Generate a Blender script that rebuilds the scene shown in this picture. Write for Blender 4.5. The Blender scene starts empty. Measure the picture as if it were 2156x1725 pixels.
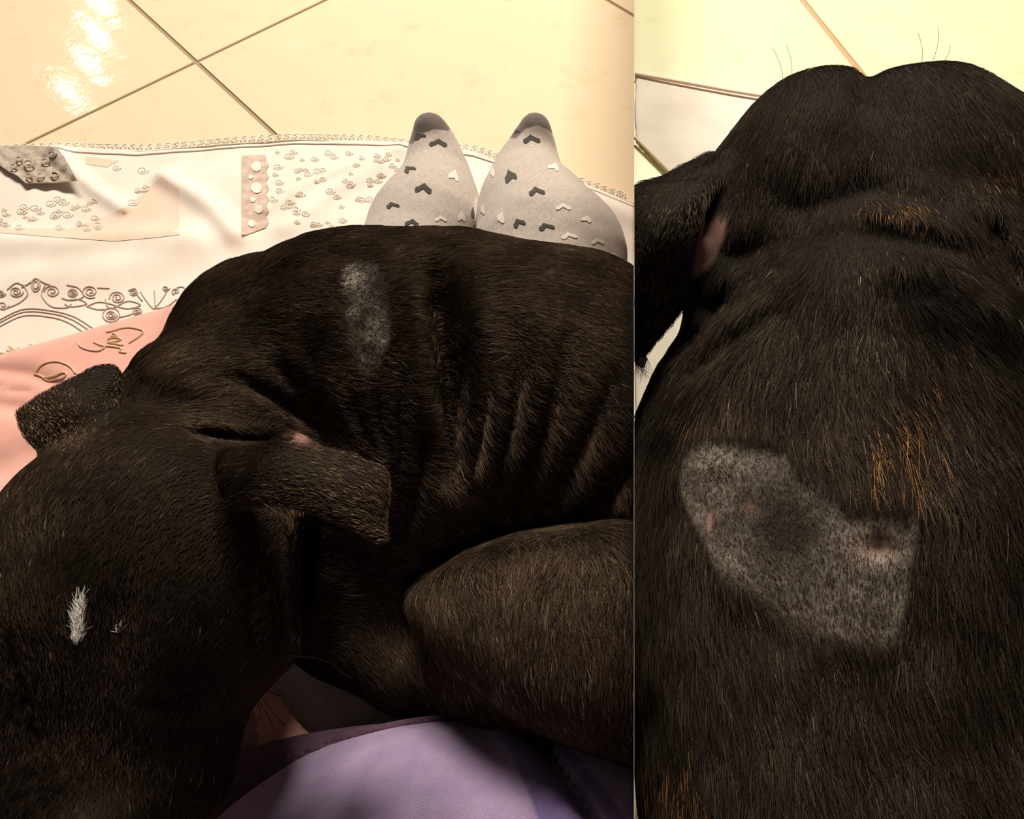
import bpy, bmesh, math, random
import numpy as np
from mathutils import Vector
from mathutils.bvhtree import BVHTree

# ------------------------------------------------------------------ camera, world, lights, exposure
FPX, PX0, PY0, CAMH, PITCH = 1350.0, 1335.0, 862.5, 0.667, math.radians(62.15)
scene = bpy.context.scene
COL = scene.collection
cam_d = bpy.data.cameras.new('camera')
cam = bpy.data.objects.new('camera', cam_d)
COL.objects.link(cam)
cam_d.sensor_fit = 'HORIZONTAL'
cam_d.sensor_width = 36.0
cam_d.lens = FPX / 2156.0 * 36.0
cam_d.shift_x = -(PX0 - 1078.0) / 2156.0
cam_d.clip_start = 0.02
cam.location = (0, 0, CAMH)
cam.rotation_euler = (math.pi / 2 - PITCH, 0, 0)
scene.camera = cam

world = bpy.data.worlds.new('room_light')
scene.world = world
world.use_nodes = True
bg = world.node_tree.nodes['Background']
bg.inputs['Color'].default_value = (1.0, 0.88, 0.76, 1)
bg.inputs['Strength'].default_value = 0.075


def area(name, loc, target, size, power, color, size_y=None):
    l = bpy.data.lights.new(name, 'AREA')
    l.energy = power
    l.color = color
    l.size = size
    if size_y:
        l.shape = 'RECTANGLE'
        l.size_y = size_y
    o = bpy.data.objects.new(name, l)
    o.location = loc
    o.rotation_euler = (Vector(target) - Vector(loc)).to_track_quat('-Z', 'Y').to_euler()
    COL.objects.link(o)
    return o


WARM = (1.0, 0.89, 0.76)
BULBS = ((-4.19, 5.19, 2.3), (-3.99, 4.43, 2.3), (-4.07, 4.78, 2.3), (-3.99, 4.10, 2.3))
area('ceiling_light', (-0.5, 2.7, 2.6), (-0.4, 0.7, 0), 0.6, 76, WARM)
area('right_bay_fill_light', (0.25, 2.7, 2.6), (0.3, 0.7, 0), 0.6, 98, (1.0, 0.94, 0.78))  # added fill lamp to brighten the right bay, no fixture known there
for i, (bx, by, bz) in enumerate(BULBS):
    bulb = bpy.data.lights.new('chandelier_bulb', 'POINT')
    bulb.energy = 3
    bulb.color = (1.0, 0.90, 0.76)
    bulb.shadow_soft_size = 0.05
    bo = bpy.data.objects.new('chandelier_bulb', bulb)
    bo.location = (bx, by, bz)
    COL.objects.link(bo)

vs = scene.view_settings
vs.view_transform = 'Standard'
vs.look = 'None'
vs.exposure = 0.0
vs.gamma = 1.0
vs.use_curve_mapping = False

# ------------------------------------------------------------------ helpers
CF = np.array([0, math.cos(PITCH), -math.sin(PITCH)])
CU = np.array([0, math.sin(PITCH), math.cos(PITCH)])
CR = np.array([1.0, 0, 0])
CAM = np.array([0, 0, CAMH])
rng = np.random.default_rng(7)
random.seed(7)


def at(px, py, d):
    """pixel + distance along the view axis -> point of the place"""
    return CAM + d * (CF + (PY0 - py) / FPX * CU + (px - PX0) / FPX * CR)


def at_z(px, py, z):
    v = CF + (PY0 - py) / FPX * CU + (px - PX0) / FPX * CR
    return CAM + v * ((z - CAMH) / v[2])


def to_cam(P):
    Q = P - CAM
    return np.stack([Q @ CR, Q @ CU, Q @ CF], 1)


def to_px(P):
    C = to_cam(P)
    return np.stack([PX0 + FPX * C[:, 0] / C[:, 2], PY0 - FPX * C[:, 1] / C[:, 2]], 1)


def tag(o, label=None, cat=None, group=None, kind=None):
    for k, v in (('label', label), ('category', cat), ('group', group), ('kind', kind)):
        if v:
            o[k] = v
    return o


def empty(name, loc):
    o = bpy.data.objects.new(name, None)
    o.empty_display_size = 0.05
    o.location = loc
    COL.objects.link(o)
    return o


def link(o, parent=None):
    COL.objects.link(o)
    if parent:
        o.parent = parent
        if parent.type == 'EMPTY':
            o.matrix_parent_inverse = parent.matrix_basis.inverted()
    return o


def mesh_obj(name, V, F, mat, parent=None, smooth=True):
    me = bpy.data.meshes.new(name)
    me.from_pydata([tuple(v) for v in V] if not isinstance(V, np.ndarray) else V.tolist(), [], F if isinstance(F, list) else F.tolist())
    me.materials.append(mat)
    if smooth:
        me.polygons.foreach_set('use_smooth', np.ones(len(me.polygons), bool))
    me.update()
    return link(bpy.data.objects.new(name, me), parent)


def attr(me, name, values):
    a = me.attributes.new(name, 'FLOAT', 'POINT')
    a.data.foreach_set('value', np.asarray(values, np.float32))


def seg_dist(Q, pts):
    """distance of 2D/3D points Q to polyline pts, plus parameter 0..1 along it"""
    pts = np.asarray(pts, float)
    best = np.full(len(Q), 1e9)
    tt = np.zeros(len(Q))
    n = len(pts) - 1
    for i in range(n):
        a, b = pts[i], pts[i + 1]
        ab = b - a
        t = np.clip(((Q - a) @ ab) / (ab @ ab + 1e-12), 0, 1)
        dd = np.sqrt((((Q - a) - t[:, None] * ab) ** 2).sum(1))
        m = dd < best
        best[m] = dd[m]
        tt[m] = (i + t[m]) / n
    return best, tt


def poly_sd(Q, poly):
    """signed pixel distance to a polygon, positive inside"""
    poly = np.asarray(poly, float)
    d, _ = seg_dist(Q, np.vstack([poly, poly[:1]]))
    ins = np.zeros(len(Q), bool)
    n = len(poly)
    for i in range(n):
        a, b = poly[i], poly[(i + 1) % n]
        c = ((a[1] > Q[:, 1]) != (b[1] > Q[:, 1]))
        with np.errstate(divide='ignore', invalid='ignore'):
            xx = (b[0] - a[0]) * (Q[:, 1] - a[1]) / (b[1] - a[1]) + a[0]
        ins ^= c & (Q[:, 0] < xx)
    return np.where(ins, d, -d)


def wob(P, s, seed=0):
    """cheap smooth noise, about -1..1"""
    r = np.random.default_rng(seed)
    out = np.zeros(len(P))
    for i in range(5):
        k = r.normal(size=3) * s * (0.6 + 0.5 * i)
        out += np.sin(P @ k + r.uniform(0, 6.28)) / (1 + 0.5 * i)
    return out / 2.6


# ------------------------------------------------------------------ sculpting with smooth-blended volumes
def smin(a, b, k):
    if k <= 0:
        return np.minimum(a, b)
    h = np.clip(0.5 + 0.5 * (b - a) / k, 0, 1)
    return b * (1 - h) + a * h - k * h * (1 - h)


def sd_ell(C, px, py, d, rx, ry, rz, rot=0.0):
    c = np.array([(px - PX0) / FPX * d, (PY0 - py) / FPX * d, d])
    q = C - c
    a = math.radians(rot)
    x = q[:, 0] * math.cos(a) - q[:, 1] * math.sin(a)
    y = q[:, 0] * math.sin(a) + q[:, 1] * math.cos(a)
    r = np.array([rx * d / FPX, ry * d / FPX, rz])
    q = np.stack([x, y, q[:, 2]], 1)
    k0 = np.sqrt(((q / r) ** 2).sum(1))
    k1 = np.sqrt(((q / r ** 2) ** 2).sum(1)) + 1e-9
    return np.where(k0 < 1e-4, -r.min(), k0 * (k0 - 1) / k1)


def sd_chain(C, pts, k):
    """tapered tube through (px, py, depth, radius_px)"""
    out = None
    P = np.array([[(p[0] - PX0) / FPX * p[2], (PY0 - p[1]) / FPX * p[2], p[2], p[3] * p[2] / FPX] for p in pts])
    for a, b in zip(P[:-1], P[1:]):
        ab = b[:3] - a[:3]
        t = np.clip(((C - a[:3]) @ ab) / (ab @ ab + 1e-12), 0, 1)
        dd = np.sqrt((((C - a[:3]) - t[:, None] * ab) ** 2).sum(1)) - (a[3] + t * (b[3] - a[3]))
        out = dd if out is None else smin(out, dd, k)
    return out


def sheet_points(rows, nu=26, nv=26):
    """smooth sheet through a grid of (px, py, depth)"""
    G = np.array([[at(*p) for p in r] for r in rows])

    def interp(A, n):
        m = A.shape[0]
        t = np.linspace(0, m - 1, n)
        i = np.clip(t.astype(int), 0, m - 2)
        f = (t - i)[:, None, None]
        p1, p2 = A[i], A[i + 1]
        p0 = np.where((i > 0)[:, None, None], A[np.maximum(i - 1, 0)], 2 * p1 - p2)
        p3 = np.where((i < m - 2)[:, None, None], A[np.minimum(i + 2, m - 1)], 2 * p2 - p1)
        return 0.5 * (2 * p1 + (p2 - p0) * f + (2 * p0 - 5 * p1 + 4 * p2 - p3) * f ** 2 + (3 * p1 - p0 - 3 * p2 + p3) * f ** 3)
    A = interp(G, nu)
    B = interp(A.transpose(1, 0, 2), nv).transpose(1, 0, 2)
    return B.reshape(-1, 3)


def sd_sheet(P, pts, r):
    lo, hi = pts.min(0) - 0.03, pts.max(0) + 0.03
    m = ((P > lo) & (P < hi)).all(1)
    out = np.full(len(P), 0.05)
    idx = np.nonzero(m)[0]
    for s in range(0, len(idx), 20000):
        j = idx[s:s + 20000]
        Q = P[j]
        d2 = (Q ** 2).sum(1)[:, None] + (pts ** 2).sum(1)[None] - 2 * Q @ pts.T
        out[j] = np.sqrt(np.maximum(d2.min(1), 0)) - r
    return out


def surface_nets(D, lo, h):
    nx, ny, nz = D.shape
    S = D < 0
    c = np.zeros((nx - 1, ny - 1, nz - 1), np.int8)
    for i in (0, 1):
        for j in (0, 1):
            for k in (0, 1):
                c += S[i:nx - 1 + i, j:ny - 1 + j, k:nz - 1 + k]
    cells = np.argwhere((c > 0) & (c < 8))
    index = np.full(c.shape, -1, np.int64)
    index[tuple(cells.T)] = np.arange(len(cells))
    acc = np.zeros((len(cells), 3))
    cnt = np.zeros(len(cells))
    corners = [np.array(v) for v in ((0, 0, 0), (1, 0, 0), (0, 1, 0), (1, 1, 0), (0, 0, 1), (1, 0, 1), (0, 1, 1), (1, 1, 1))]
    vals = [D[tuple((cells + v).T)] for v in corners]
    for a in range(8):
        for b in range(a + 1, 8):
            if abs(corners[a] - corners[b]).sum() != 1:
                continue
            m = (vals[a] < 0) != (vals[b] < 0)
            t = vals[a][m] / (vals[a][m] - vals[b][m])
            acc[m] += corners[a] + t[:, None] * (corners[b] - corners[a])
            cnt[m] += 1
    V = lo + h * (cells + acc / cnt[:, None])
    faces = []
    for ax in range(3):
        u, w = (ax + 1) % 3, (ax + 2) % 3
        s0 = [slice(None)] * 3
        s1 = [slice(None)] * 3
        s0[ax] = slice(0, -1)
        s1[ax] = slice(1, None)
        e = np.argwhere(S[tuple(s0)] != S[tuple(s1)])
        e = e[(e[:, u] > 0) & (e[:, w] > 0) & (e[:, u] < D.shape[u] - 1) & (e[:, w] < D.shape[w] - 1)]
        du = np.zeros(3, int)
        dw = np.zeros(3, int)
        du[u] = 1
        dw[w] = 1
        q = np.stack([index[tuple((e - du - dw).T)], index[tuple((e - dw).T)], index[tuple(e.T)], index[tuple((e - du).T)]], 1)
        flip = ~S[tuple(e.T)]
        q[flip] = q[flip][:, ::-1]
        faces.append(q)
    return V, np.vstack(faces)


def sculpt(name, fn, lo, hi, h, mat, parent, cut=None, smooth_it=3):
    """mesh of the volume fn(P) < 0; cut=+1 keeps x<=0, -1 keeps x>=0"""
    lo = np.array(lo, float)
    hi = np.array(hi, float)
    n = (np.ceil((hi - lo) / h / 4).astype(int)) * 4
    nc = n // 4
    g = [lo[i] + h * 4 * (np.arange(nc[i]) + 0.375) for i in range(3)]
    G = np.stack(np.meshgrid(*g, indexing='ij'), -1).reshape(-1, 3)
    Dc = fn(G).reshape(nc).astype(np.float32)
    act = np.abs(Dc) < 4 * h * 1.9
    D = np.repeat(np.repeat(np.repeat(Dc, 4, 0), 4, 1), 4, 2)
    A = np.argwhere(act)
    off = np.stack(np.meshgrid(np.arange(4), np.arange(4), np.arange(4), indexing='ij'), -1).reshape(-1, 3)
    I = (A[:, None, :] * 4 + off[None]).reshape(-1, 3)
    for s in range(0, len(I), 400000):
        j = I[s:s + 400000]
        D[tuple(j.T)] = fn(lo + h * j)
    V, F = surface_nets(D, lo, h)
    me = bpy.data.meshes.new(name)
    me.from_pydata(V.tolist(), [], F.tolist())
    bm = bmesh.new()
    bm.from_mesh(me)
    for _ in range(smooth_it):
        bmesh.ops.smooth_vert(bm, verts=bm.verts, factor=0.5, use_axis_x=True, use_axis_y=True, use_axis_z=True)
    if cut:
        geom = bm.verts[:] + bm.edges[:] + bm.faces[:]
        r = bmesh.ops.bisect_plane(bm, geom=geom, plane_co=(-0.00012 * cut, 0, 0), plane_no=(cut, 0, 0), clear_outer=True)
        ed = [e for e in r['geom_cut'] if isinstance(e, bmesh.types.BMEdge)]
        bmesh.ops.holes_fill(bm, edges=ed, sides=0)
    bmesh.ops.recalc_face_normals(bm, faces=bm.faces)
    bm.to_mesh(me)
    bm.free()
    me.materials.append(mat)
    me.polygons.foreach_set('use_smooth', np.ones(len(me.polygons), bool))
    me.update()
    return link(bpy.data.objects.new(name, me), parent)


def verts_np(me):
    a = np.zeros(len(me.vertices) * 3, np.float32)
    me.vertices.foreach_get('co', a)
    return a.reshape(-1, 3).astype(float)


def world_verts(o):
    return verts_np(o.data)      # all meshes are modelled in place; parents only carry offsets undone by the inverse


def bvh_of(o):
    V = verts_np(o.data)
    return BVHTree.FromPolygons([Vector(v) for v in V], [list(p.vertices) for p in o.data.polygons])


def on_surface(bvh, px, py, lift=0.0006, z0=None):
    v = at(px, py, 1.0) - CAM
    v = v / np.linalg.norm(v)
    h = bvh.ray_cast(Vector(CAM), Vector(v))
    if h[0] is None:
        return None, None
    n = h[1]
    if n.dot(Vector(v)) > 0:
        n = -n
    return np.array(h[0] + n * lift), np.array(n)


def decal(name, bvh, poly, mat, parent, step=4.0, lift=0.0007):
    """small cloth patch lying on a surface, outline given by its corners"""
    poly = np.asarray(poly, float)
    bm = bmesh.new()
    vs_ = [bm.verts.new((p[0], p[1], 0)) for p in poly]
    bm.faces.new(vs_)
    bmesh.ops.triangulate(bm, faces=bm.faces[:])
    for _ in range(2):
        long = [e for e in bm.edges if e.calc_length() > step]
        if not long:
            break
        bmesh.ops.subdivide_edges(bm, edges=long, cuts=1)
        bmesh.ops.triangulate(bm, faces=bm.faces[:])
    ok = True
    for v in bm.verts:
        p, n = on_surface(bvh, v.co.x, v.co.y, lift)
        if p is None:
            ok = False
            break
        v.co = p
    if not ok:
        bm.free()
        return None
    me = bpy.data.meshes.new(name)
    bm.to_mesh(me)
    bm.free()
    me.materials.append(mat)
    me.update()
    return link(bpy.data.objects.new(name, me), parent)


def tube_curve(name, pts, r, mat, parent, cyclic=False, res=1):
    cu = bpy.data.curves.new(name, 'CURVE')
    cu.dimensions = '3D'
    cu.bevel_depth = r
    cu.bevel_resolution = res
    groups = pts if isinstance(pts[0][0], (list, tuple, np.ndarray)) else [pts]
    for g in groups:
        s = cu.splines.new('POLY')
        s.points.add(len(g) - 1)
        s.points.foreach_set('co', np.hstack([np.array(g), np.ones((len(g), 1))]).ravel())
        s.use_cyclic_u = cyclic
    cu.materials.append(mat)
    o = bpy.data.objects.new(name, cu)
    # plain mesh, so that every piece is real mesh geometry
    me = bpy.data.meshes.new_from_object(o)
    bpy.data.objects.remove(o)
    bpy.data.curves.remove(cu)
    me.name = name
    return link(bpy.data.objects.new(name, me), parent)


def make_hair(name, roots, normals, tang, length, lift, radius, color, mat, parent, npts=4, curl=0.0):
    """fur strands as hair curves"""
    N = len(roots)
    t = np.linspace(0, 1, npts)
    pos = np.zeros((N, npts, 3))
    for i, s in enumerate(t):
        lf = lift * (1 - 0.75 * s)
        pos[:, i] = roots + (length * s)[:, None] * (tang * np.cos(lf)[:, None] + normals * np.sin(lf)[:, None])
    hc = bpy.data.hair_curves.new(name)
    hc.add_curves([npts] * N)
    hc.position_data.foreach_set('vector', pos.reshape(-1).astype(np.float32))
    rad = hc.attributes.new('radius', 'FLOAT', 'POINT') if 'radius' not in hc.attributes else hc.attributes['radius']
    prof = np.array([1.0 - 0.75 * s ** 1.5 for s in t])
    rad.data.foreach_set('value', (radius[:, None] * prof[None]).reshape(-1).astype(np.float32))
    ca = hc.attributes.new('hair_color', 'FLOAT_COLOR', 'CURVE')
    c4 = np.hstack([color, np.ones((N, 1))]).astype(np.float32)
    ca.data.foreach_set('color', c4.reshape(-1))
    hc.materials.append(mat)
    o = bpy.data.objects.new(name, hc)
    o['kind'] = 'stuff'
    return link(o, parent)


def sample_surface(me, n, weight=None):
    V = verts_np(me)
    me.calc_loop_triangles()
    T = np.zeros(len(me.loop_triangles) * 3, np.int32)
    me.loop_triangles.foreach_get('vertices', T)
    T = T.reshape(-1, 3)
    VN = np.zeros(len(me.vertices) * 3, np.float32)
    me.vertices.foreach_get('normal', VN)
    VN = VN.reshape(-1, 3)
    a = 0.5 * np.linalg.norm(np.cross(V[T[:, 1]] - V[T[:, 0]], V[T[:, 2]] - V[T[:, 0]]), axis=1)
    cen = V[T].mean(1)
    nor = VN[T].mean(1)
    w = a * (weight(cen, nor) if weight else 1)
    idx = rng.choice(len(T), n, p=w / w.sum())
    r1 = np.sqrt(rng.random(n))[:, None]
    r2 = rng.random(n)[:, None]
    P = V[T[idx, 0]] * (1 - r1) + V[T[idx, 1]] * r1 * (1 - r2) + V[T[idx, 2]] * r1 * r2
    Nn = nor[idx]
    Nn /= np.linalg.norm(Nn, axis=1)[:, None] + 1e-9
    return P, Nn


def flow(Q, guides, power=2.2):
    """image-plane coat direction blended from guides (px, py, dx, dy)"""
    G = np.array(guides, float)
    d = np.sqrt((Q[:, None, 0] - G[None, :, 0]) ** 2 + (Q[:, None, 1] - G[None, :, 1]) ** 2) + 25
    w = 1 / d ** power
    u = G[:, 2:] / np.linalg.norm(G[:, 2:], axis=1)[:, None]
    v = (w[:, :, None] * u[None]).sum(1)
    return v / (np.linalg.norm(v, axis=1)[:, None] + 1e-9)


# ------------------------------------------------------------------ materials
class Mat:
    def __init__(self, name):
        self.m = bpy.data.materials.new(name)
        self.m.use_nodes = True
        self.nt = self.m.node_tree
        self.b = self.nt.nodes['Principled BSDF']

    def node(self, t, **kw):
        n = self.nt.nodes.new(t)
        for k, v in kw.items():
            setattr(n, k, v)
        return n

    def ln(self, a, b):
        self.nt.links.new(a, b)

    def obj_coord(self):
        return self.node('ShaderNodeTexCoord').outputs['Object']

    def noise(self, scale, detail=4, rough=0.55, vec=None):
        n = self.node('ShaderNodeTexNoise')
        n.inputs['Scale'].default_value = scale
        n.inputs['Detail'].default_value = detail
        n.inputs['Roughness'].default_value = rough
        self.ln(vec or self.obj_coord(), n.inputs['Vector'])
        return n.outputs['Fac']

    def ramp(self, fac, stops):
        r = self.node('ShaderNodeValToRGB')
        e = r.color_ramp.elements
        while len(e) < len(stops):
            e.new(0.5)
        for x, (p, c) in zip(e, stops):
            x.position = p
            x.color = (*c, 1)
        self.ln(fac, r.inputs['Fac'])
        return r.outputs['Color']

    def mix(self, fac, a, b, blend='MIX'):
        m = self.node('ShaderNodeMix', data_type='RGBA', blend_type=blend)
        if isinstance(fac, (int, float)):
            m.inputs[0].default_value = fac
        else:
            self.ln(fac, m.inputs[0])
        for i, x in ((6, a), (7, b)):
            if isinstance(x, tuple):
                m.inputs[i].default_value = (*x, 1)
            else:
                self.ln(x, m.inputs[i])
        return m.outputs[2]

    def attr(self, name):
        a = self.node('ShaderNodeAttribute')
        a.attribute_name = name
        return a.outputs['Fac']

    def bump(self, h, strength, dist):
        b = self.node('ShaderNodeBump')
        b.inputs['Strength'].default_value = strength
        b.inputs['Distance'].default_value = dist
        self.ln(h, b.inputs['Height'])
        self.ln(b.outputs['Normal'], self.b.inputs['Normal'])

    def set(self, color=None, rough=None, **kw):
        if color is not None:
            if isinstance(color, tuple):
                self.b.inputs['Base Color'].default_value = (*color, 1)
            else:
                self.ln(color, self.b.inputs['Base Color'])
        if rough is not None:
            if isinstance(rough, (int, float)):
                self.b.inputs['Roughness'].default_value = rough
            else:
                self.ln(rough, self.b.inputs['Roughness'])
        for k, v in kw.items():
            self.b.inputs[k].default_value = v
        return self


def tile_mat(name, c1, c2, c3, rough=0.16):
    M = Mat(name)
    n = M.noise(3.0, 6, 0.6)
    c = M.ramp(n, [(0.3, c1), (0.55, c2), (0.75, c3)])
    n2 = M.noise(14, 8, 0.7)
    v = M.ramp(n2, [(0.56, (1, 1, 1)), (0.68, (0.90, 0.86, 0.80))])
    M.set(M.mix(0.8, c, v, 'MULTIPLY'), rough)
    M.bump(M.noise(30, 5), 0.09, 0.004)
    return M.m


def cloth_mat(name, c1, c2, scale=40, rough=0.9, bump=0.3, bscale=900, sheen=0.2):
    M = Mat(name)
    M.set(M.ramp(M.noise(scale, 4), [(0.35, c1), (0.65, c2)]), rough)
    M.b.inputs['Sheen Weight'].default_value = sheen
    M.b.inputs['Specular IOR Level'].default_value = 0.15
    M.bump(M.noise(bscale, 2), bump, 0.0012)
    return M.m


M_tile_l = tile_mat('beige_tile', (0.88, 0.69, 0.48), (0.86, 0.70, 0.49), (0.90, 0.75, 0.54), 0.07)
M_tile_r = tile_mat('pale_yellow_tile', (0.86, 0.85, 0.54), (0.84, 0.84, 0.55), (0.90, 0.90, 0.62), 0.35)
M_grout = Mat('grout').set((0.36, 0.27, 0.16), 0.9).m
M_grout_r = Mat('pink_grout').set((0.62, 0.38, 0.22), 0.9).m
M_divider = Mat('divider_board').set((0.52, 0.44, 0.35), 0.8).m
M_white_cloth = cloth_mat('white_cloth', (0.84, 0.74, 0.66), (0.92, 0.84, 0.76), 14)
M_lace = cloth_mat('cream_lace', (0.82, 0.72, 0.60), (0.88, 0.80, 0.70), 30)
M_lace_grey = cloth_mat('grey_lace', (0.40, 0.32, 0.26), (0.60, 0.50, 0.42), 120)
M_lace_rose = cloth_mat('rose_lace', (0.55, 0.40, 0.33), (0.74, 0.59, 0.50), 90)
M_hem = Mat('rose_hem').set((0.86, 0.66, 0.52), 0.9).m
M_print = Mat('grey_print').set((0.48, 0.39, 0.33), 0.9).m
M_beige_panel = cloth_mat('beige_panel', (0.82, 0.62, 0.50), (0.86, 0.68, 0.56), 18)
M_pink = cloth_mat('pink_satin', (0.88, 0.43, 0.36), (0.92, 0.49, 0.41), 12, 0.5, 0.05)
M_gold = Mat('gold_thread').set((0.95, 0.78, 0.45), 0.3, Metallic=0.45).m
M_ink = Mat('black_stitch').set((0.02, 0.012, 0.01), 0.6).m
M_heart_dark = cloth_mat('charcoal_knit', (0.045, 0.04, 0.035), (0.10, 0.085, 0.075), 700)
M_heart_white = cloth_mat('white_knit', (0.72, 0.64, 0.58), (0.82, 0.74, 0.68), 500)
M_trim = cloth_mat('dark_purple_fleece', (0.065, 0.032, 0.055), (0.10, 0.052, 0.085), 300, 1.0, 0.8, 700, 0.08)

# leggings: light grey knit with a darker toe cap
M = Mat('grey_knit')
k1 = M.ramp(M.noise(260, 3), [(0.35, (0.46, 0.39, 0.35)), (0.65, (0.56, 0.48, 0.44))])
k2 = M.ramp(M.noise(500, 3), [(0.35, (0.12, 0.10, 0.095)), (0.65, (0.17, 0.14, 0.13))])
st = M.node('ShaderNodeMapRange')
st.inputs[1].default_value = -0.6
st.inputs[2].default_value = 0.6
M.ln(M.attr('toe'), st.inputs[0])
M.set(M.mix(st.outputs[0], k1, k2), 0.95)
M.b.inputs['Sheen Weight'].default_value = 0.2
M.bump(M.noise(900, 2), 0.4, 0.001)
M_knit = M.m

# purple fleece with a deeper purple band
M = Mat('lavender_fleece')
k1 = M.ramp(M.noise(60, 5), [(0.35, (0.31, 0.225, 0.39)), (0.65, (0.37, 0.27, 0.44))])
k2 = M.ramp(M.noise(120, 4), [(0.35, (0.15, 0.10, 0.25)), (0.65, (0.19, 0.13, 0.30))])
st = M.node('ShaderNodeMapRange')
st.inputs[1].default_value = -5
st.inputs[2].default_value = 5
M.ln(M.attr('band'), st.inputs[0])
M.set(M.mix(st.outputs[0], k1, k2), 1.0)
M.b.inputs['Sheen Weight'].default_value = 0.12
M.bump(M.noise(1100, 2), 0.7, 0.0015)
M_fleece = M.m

# dog skin under the coat
M = Mat('dog_skin')
dark = M.ramp(M.noise(25, 4), [(0.35, (0.007, 0.0045, 0.003)), (0.65, (0.011, 0.007, 0.0045))])
sk = M.ramp(M.noise(120, 5, 0.65), [(0.35, (0.34, 0.29, 0.25)), (0.65, (0.52, 0.46, 0.41))])
pores = M.ramp(M.noise(1500, 2, 0.5), [(0.42, (0.22, 0.2, 0.18)), (0.56, (1, 1, 1))])
sk = M.mix(0.5, sk, pores, 'MULTIPLY')
mott = M.ramp(M.noise(330, 5, 0.7), [(0.40, (0.25, 0.22, 0.19)), (0.60, (1.15, 1.12, 1.08))])
sk = M.mix(0.7, sk, mott, 'MULTIPLY')
c = M.mix(M.attr('shaved'), dark, sk)
c = M.mix(M.attr('pink'), c, (0.42, 0.22, 0.18))
c = M.mix(M.attr('brown'), c, (0.10, 0.055, 0.03))
M.set(c, 0.75)
M.b.inputs['Specular IOR Level'].default_value = 0.12
M_skin = M.m

# coat strands
hm = bpy.data.materials.new('dog_hair')
hm.use_nodes = True
nt = hm.node_tree
nt.nodes.remove(nt.nodes['Principled BSDF'])
ha = nt.nodes.new('ShaderNodeAttribute')
ha.attribute_name = 'hair_color'
hr = nt.nodes.new('ShaderNodeBsdfHair')
hr.component = 'Reflection'
hr.inputs['RoughnessU'].default_value = 0.34
hr.inputs['RoughnessV'].default_value = 0.8
hd_ = nt.nodes.new('ShaderNodeBsdfDiffuse')
gain = nt.nodes.new('ShaderNodeVectorMath')
gain.operation = 'SCALE'
gain.inputs['Scale'].default_value = 3.6
hx = nt.nodes.new('ShaderNodeAddShader')
nt.links.new(ha.outputs['Color'], gain.inputs[0])
nt.links.new(gain.outputs[0], hr.inputs['Color'])
nt.links.new(ha.outputs['Color'], hd_.inputs['Color'])
nt.links.new(hr.outputs[0], hx.inputs[0])
nt.links.new(hd_.outputs[0], hx.inputs[1])
nt.links.new(hx.outputs[0], nt.nodes['Material Output'].inputs['Surface'])
M_hair = hm
M_whisker = Mat('whisker').set((0.012, 0.008, 0.006), 0.4).m

# ------------------------------------------------------------------ the setting: two tiled bays with an added thin divider between them
def clip_half(poly, sign):
    out = []
    n = len(poly)
    lim = 0.00012
    for i in range(n):
        a, b = poly[i], poly[(i + 1) % n]
        ia, ib = a[0] * sign >= lim, b[0] * sign >= lim
        if ia:
            out.append(a)
        if ia != ib:
            t = (lim * sign - a[0]) / (b[0] - a[0])
            out.append((a[0] + t * (b[0] - a[0]), a[1] + t * (b[1] - a[1])))
    return out


def tiled_floor(name, origin, angle, size, size2, joint, sign, tmat, gmat, label, xmax, y0, y1):
    x0, x1 = (0.00012 * sign, xmax * sign)
    xa, xb = min(x0, x1), max(x0, x1)
    V = [(xa, y0, -0.03), (xb, y0, -0.03), (xb, y1, -0.03), (xa, y1, -0.03), (xa, y0, -0.0025), (xb, y0, -0.0025), (xb, y1, -0.0025), (xa, y1, -0.0025)]
    F = [(3, 2, 1, 0), (4, 5, 6, 7), (0, 1, 5, 4), (1, 2, 6, 5), (2, 3, 7, 6), (3, 0, 4, 7)]
    fl = mesh_obj(name, V, F, gmat, None, False)
    tag(fl, label, 'floor', None, 'structure')
    ca, sa = math.cos(angle), math.sin(angle)
    for i in range(-7, 8):
        for j in range(-7, 8):
            h0, h1, h2 = joint / 2, size - joint / 2, size2 - joint / 2
            q = [(h0, h0), (h1, h0), (h1, h2), (h0, h2)]
            w = [(origin[0] + (i * size + a) * ca - (j * size2 + b) * sa, origin[1] + (i * size + a) * sa + (j * size2 + b) * ca) for a, b in q]
            cx, cy = sum(p[0] for p in w) / 4, sum(p[1] for p in w) / 4
            if cy < y0 + 0.2 or cy > y1 - 0.2 or abs(cx) > xmax - 0.2:
                continue
            w = clip_half(w, sign)
            if len(w) < 3:
                continue
            cx, cy = sum(p[0] for p in w) / len(w), sum(p[1] for p in w) / len(w)
            bev = 0.0012
            top = []
            for p in w:
                l = math.hypot(p[0] - cx, p[1] - cy) + 1e-6
                k = 1 - bev / l
                top.append((p[0] if abs(p[0]) < 0.001 else cx + (p[0] - cx) * k, cy + (p[1] - cy) * k))
            n = len(w)
            V = [(p[0], p[1], -0.0125) for p in w] + [(p[0], p[1], -0.0010) for p in w] + [(p[0], p[1], 0.0) for p in top]
            F = [tuple(range(2 * n, 3 * n))]
            for a in range(n):
                b = (a + 1) % n
                F += [(a, b, n + b, n + a), (n + a, n + b, 2 * n + b, 2 * n + a)]
            mesh_obj('tile', V, F, tmat, fl, False)
    return fl


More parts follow.
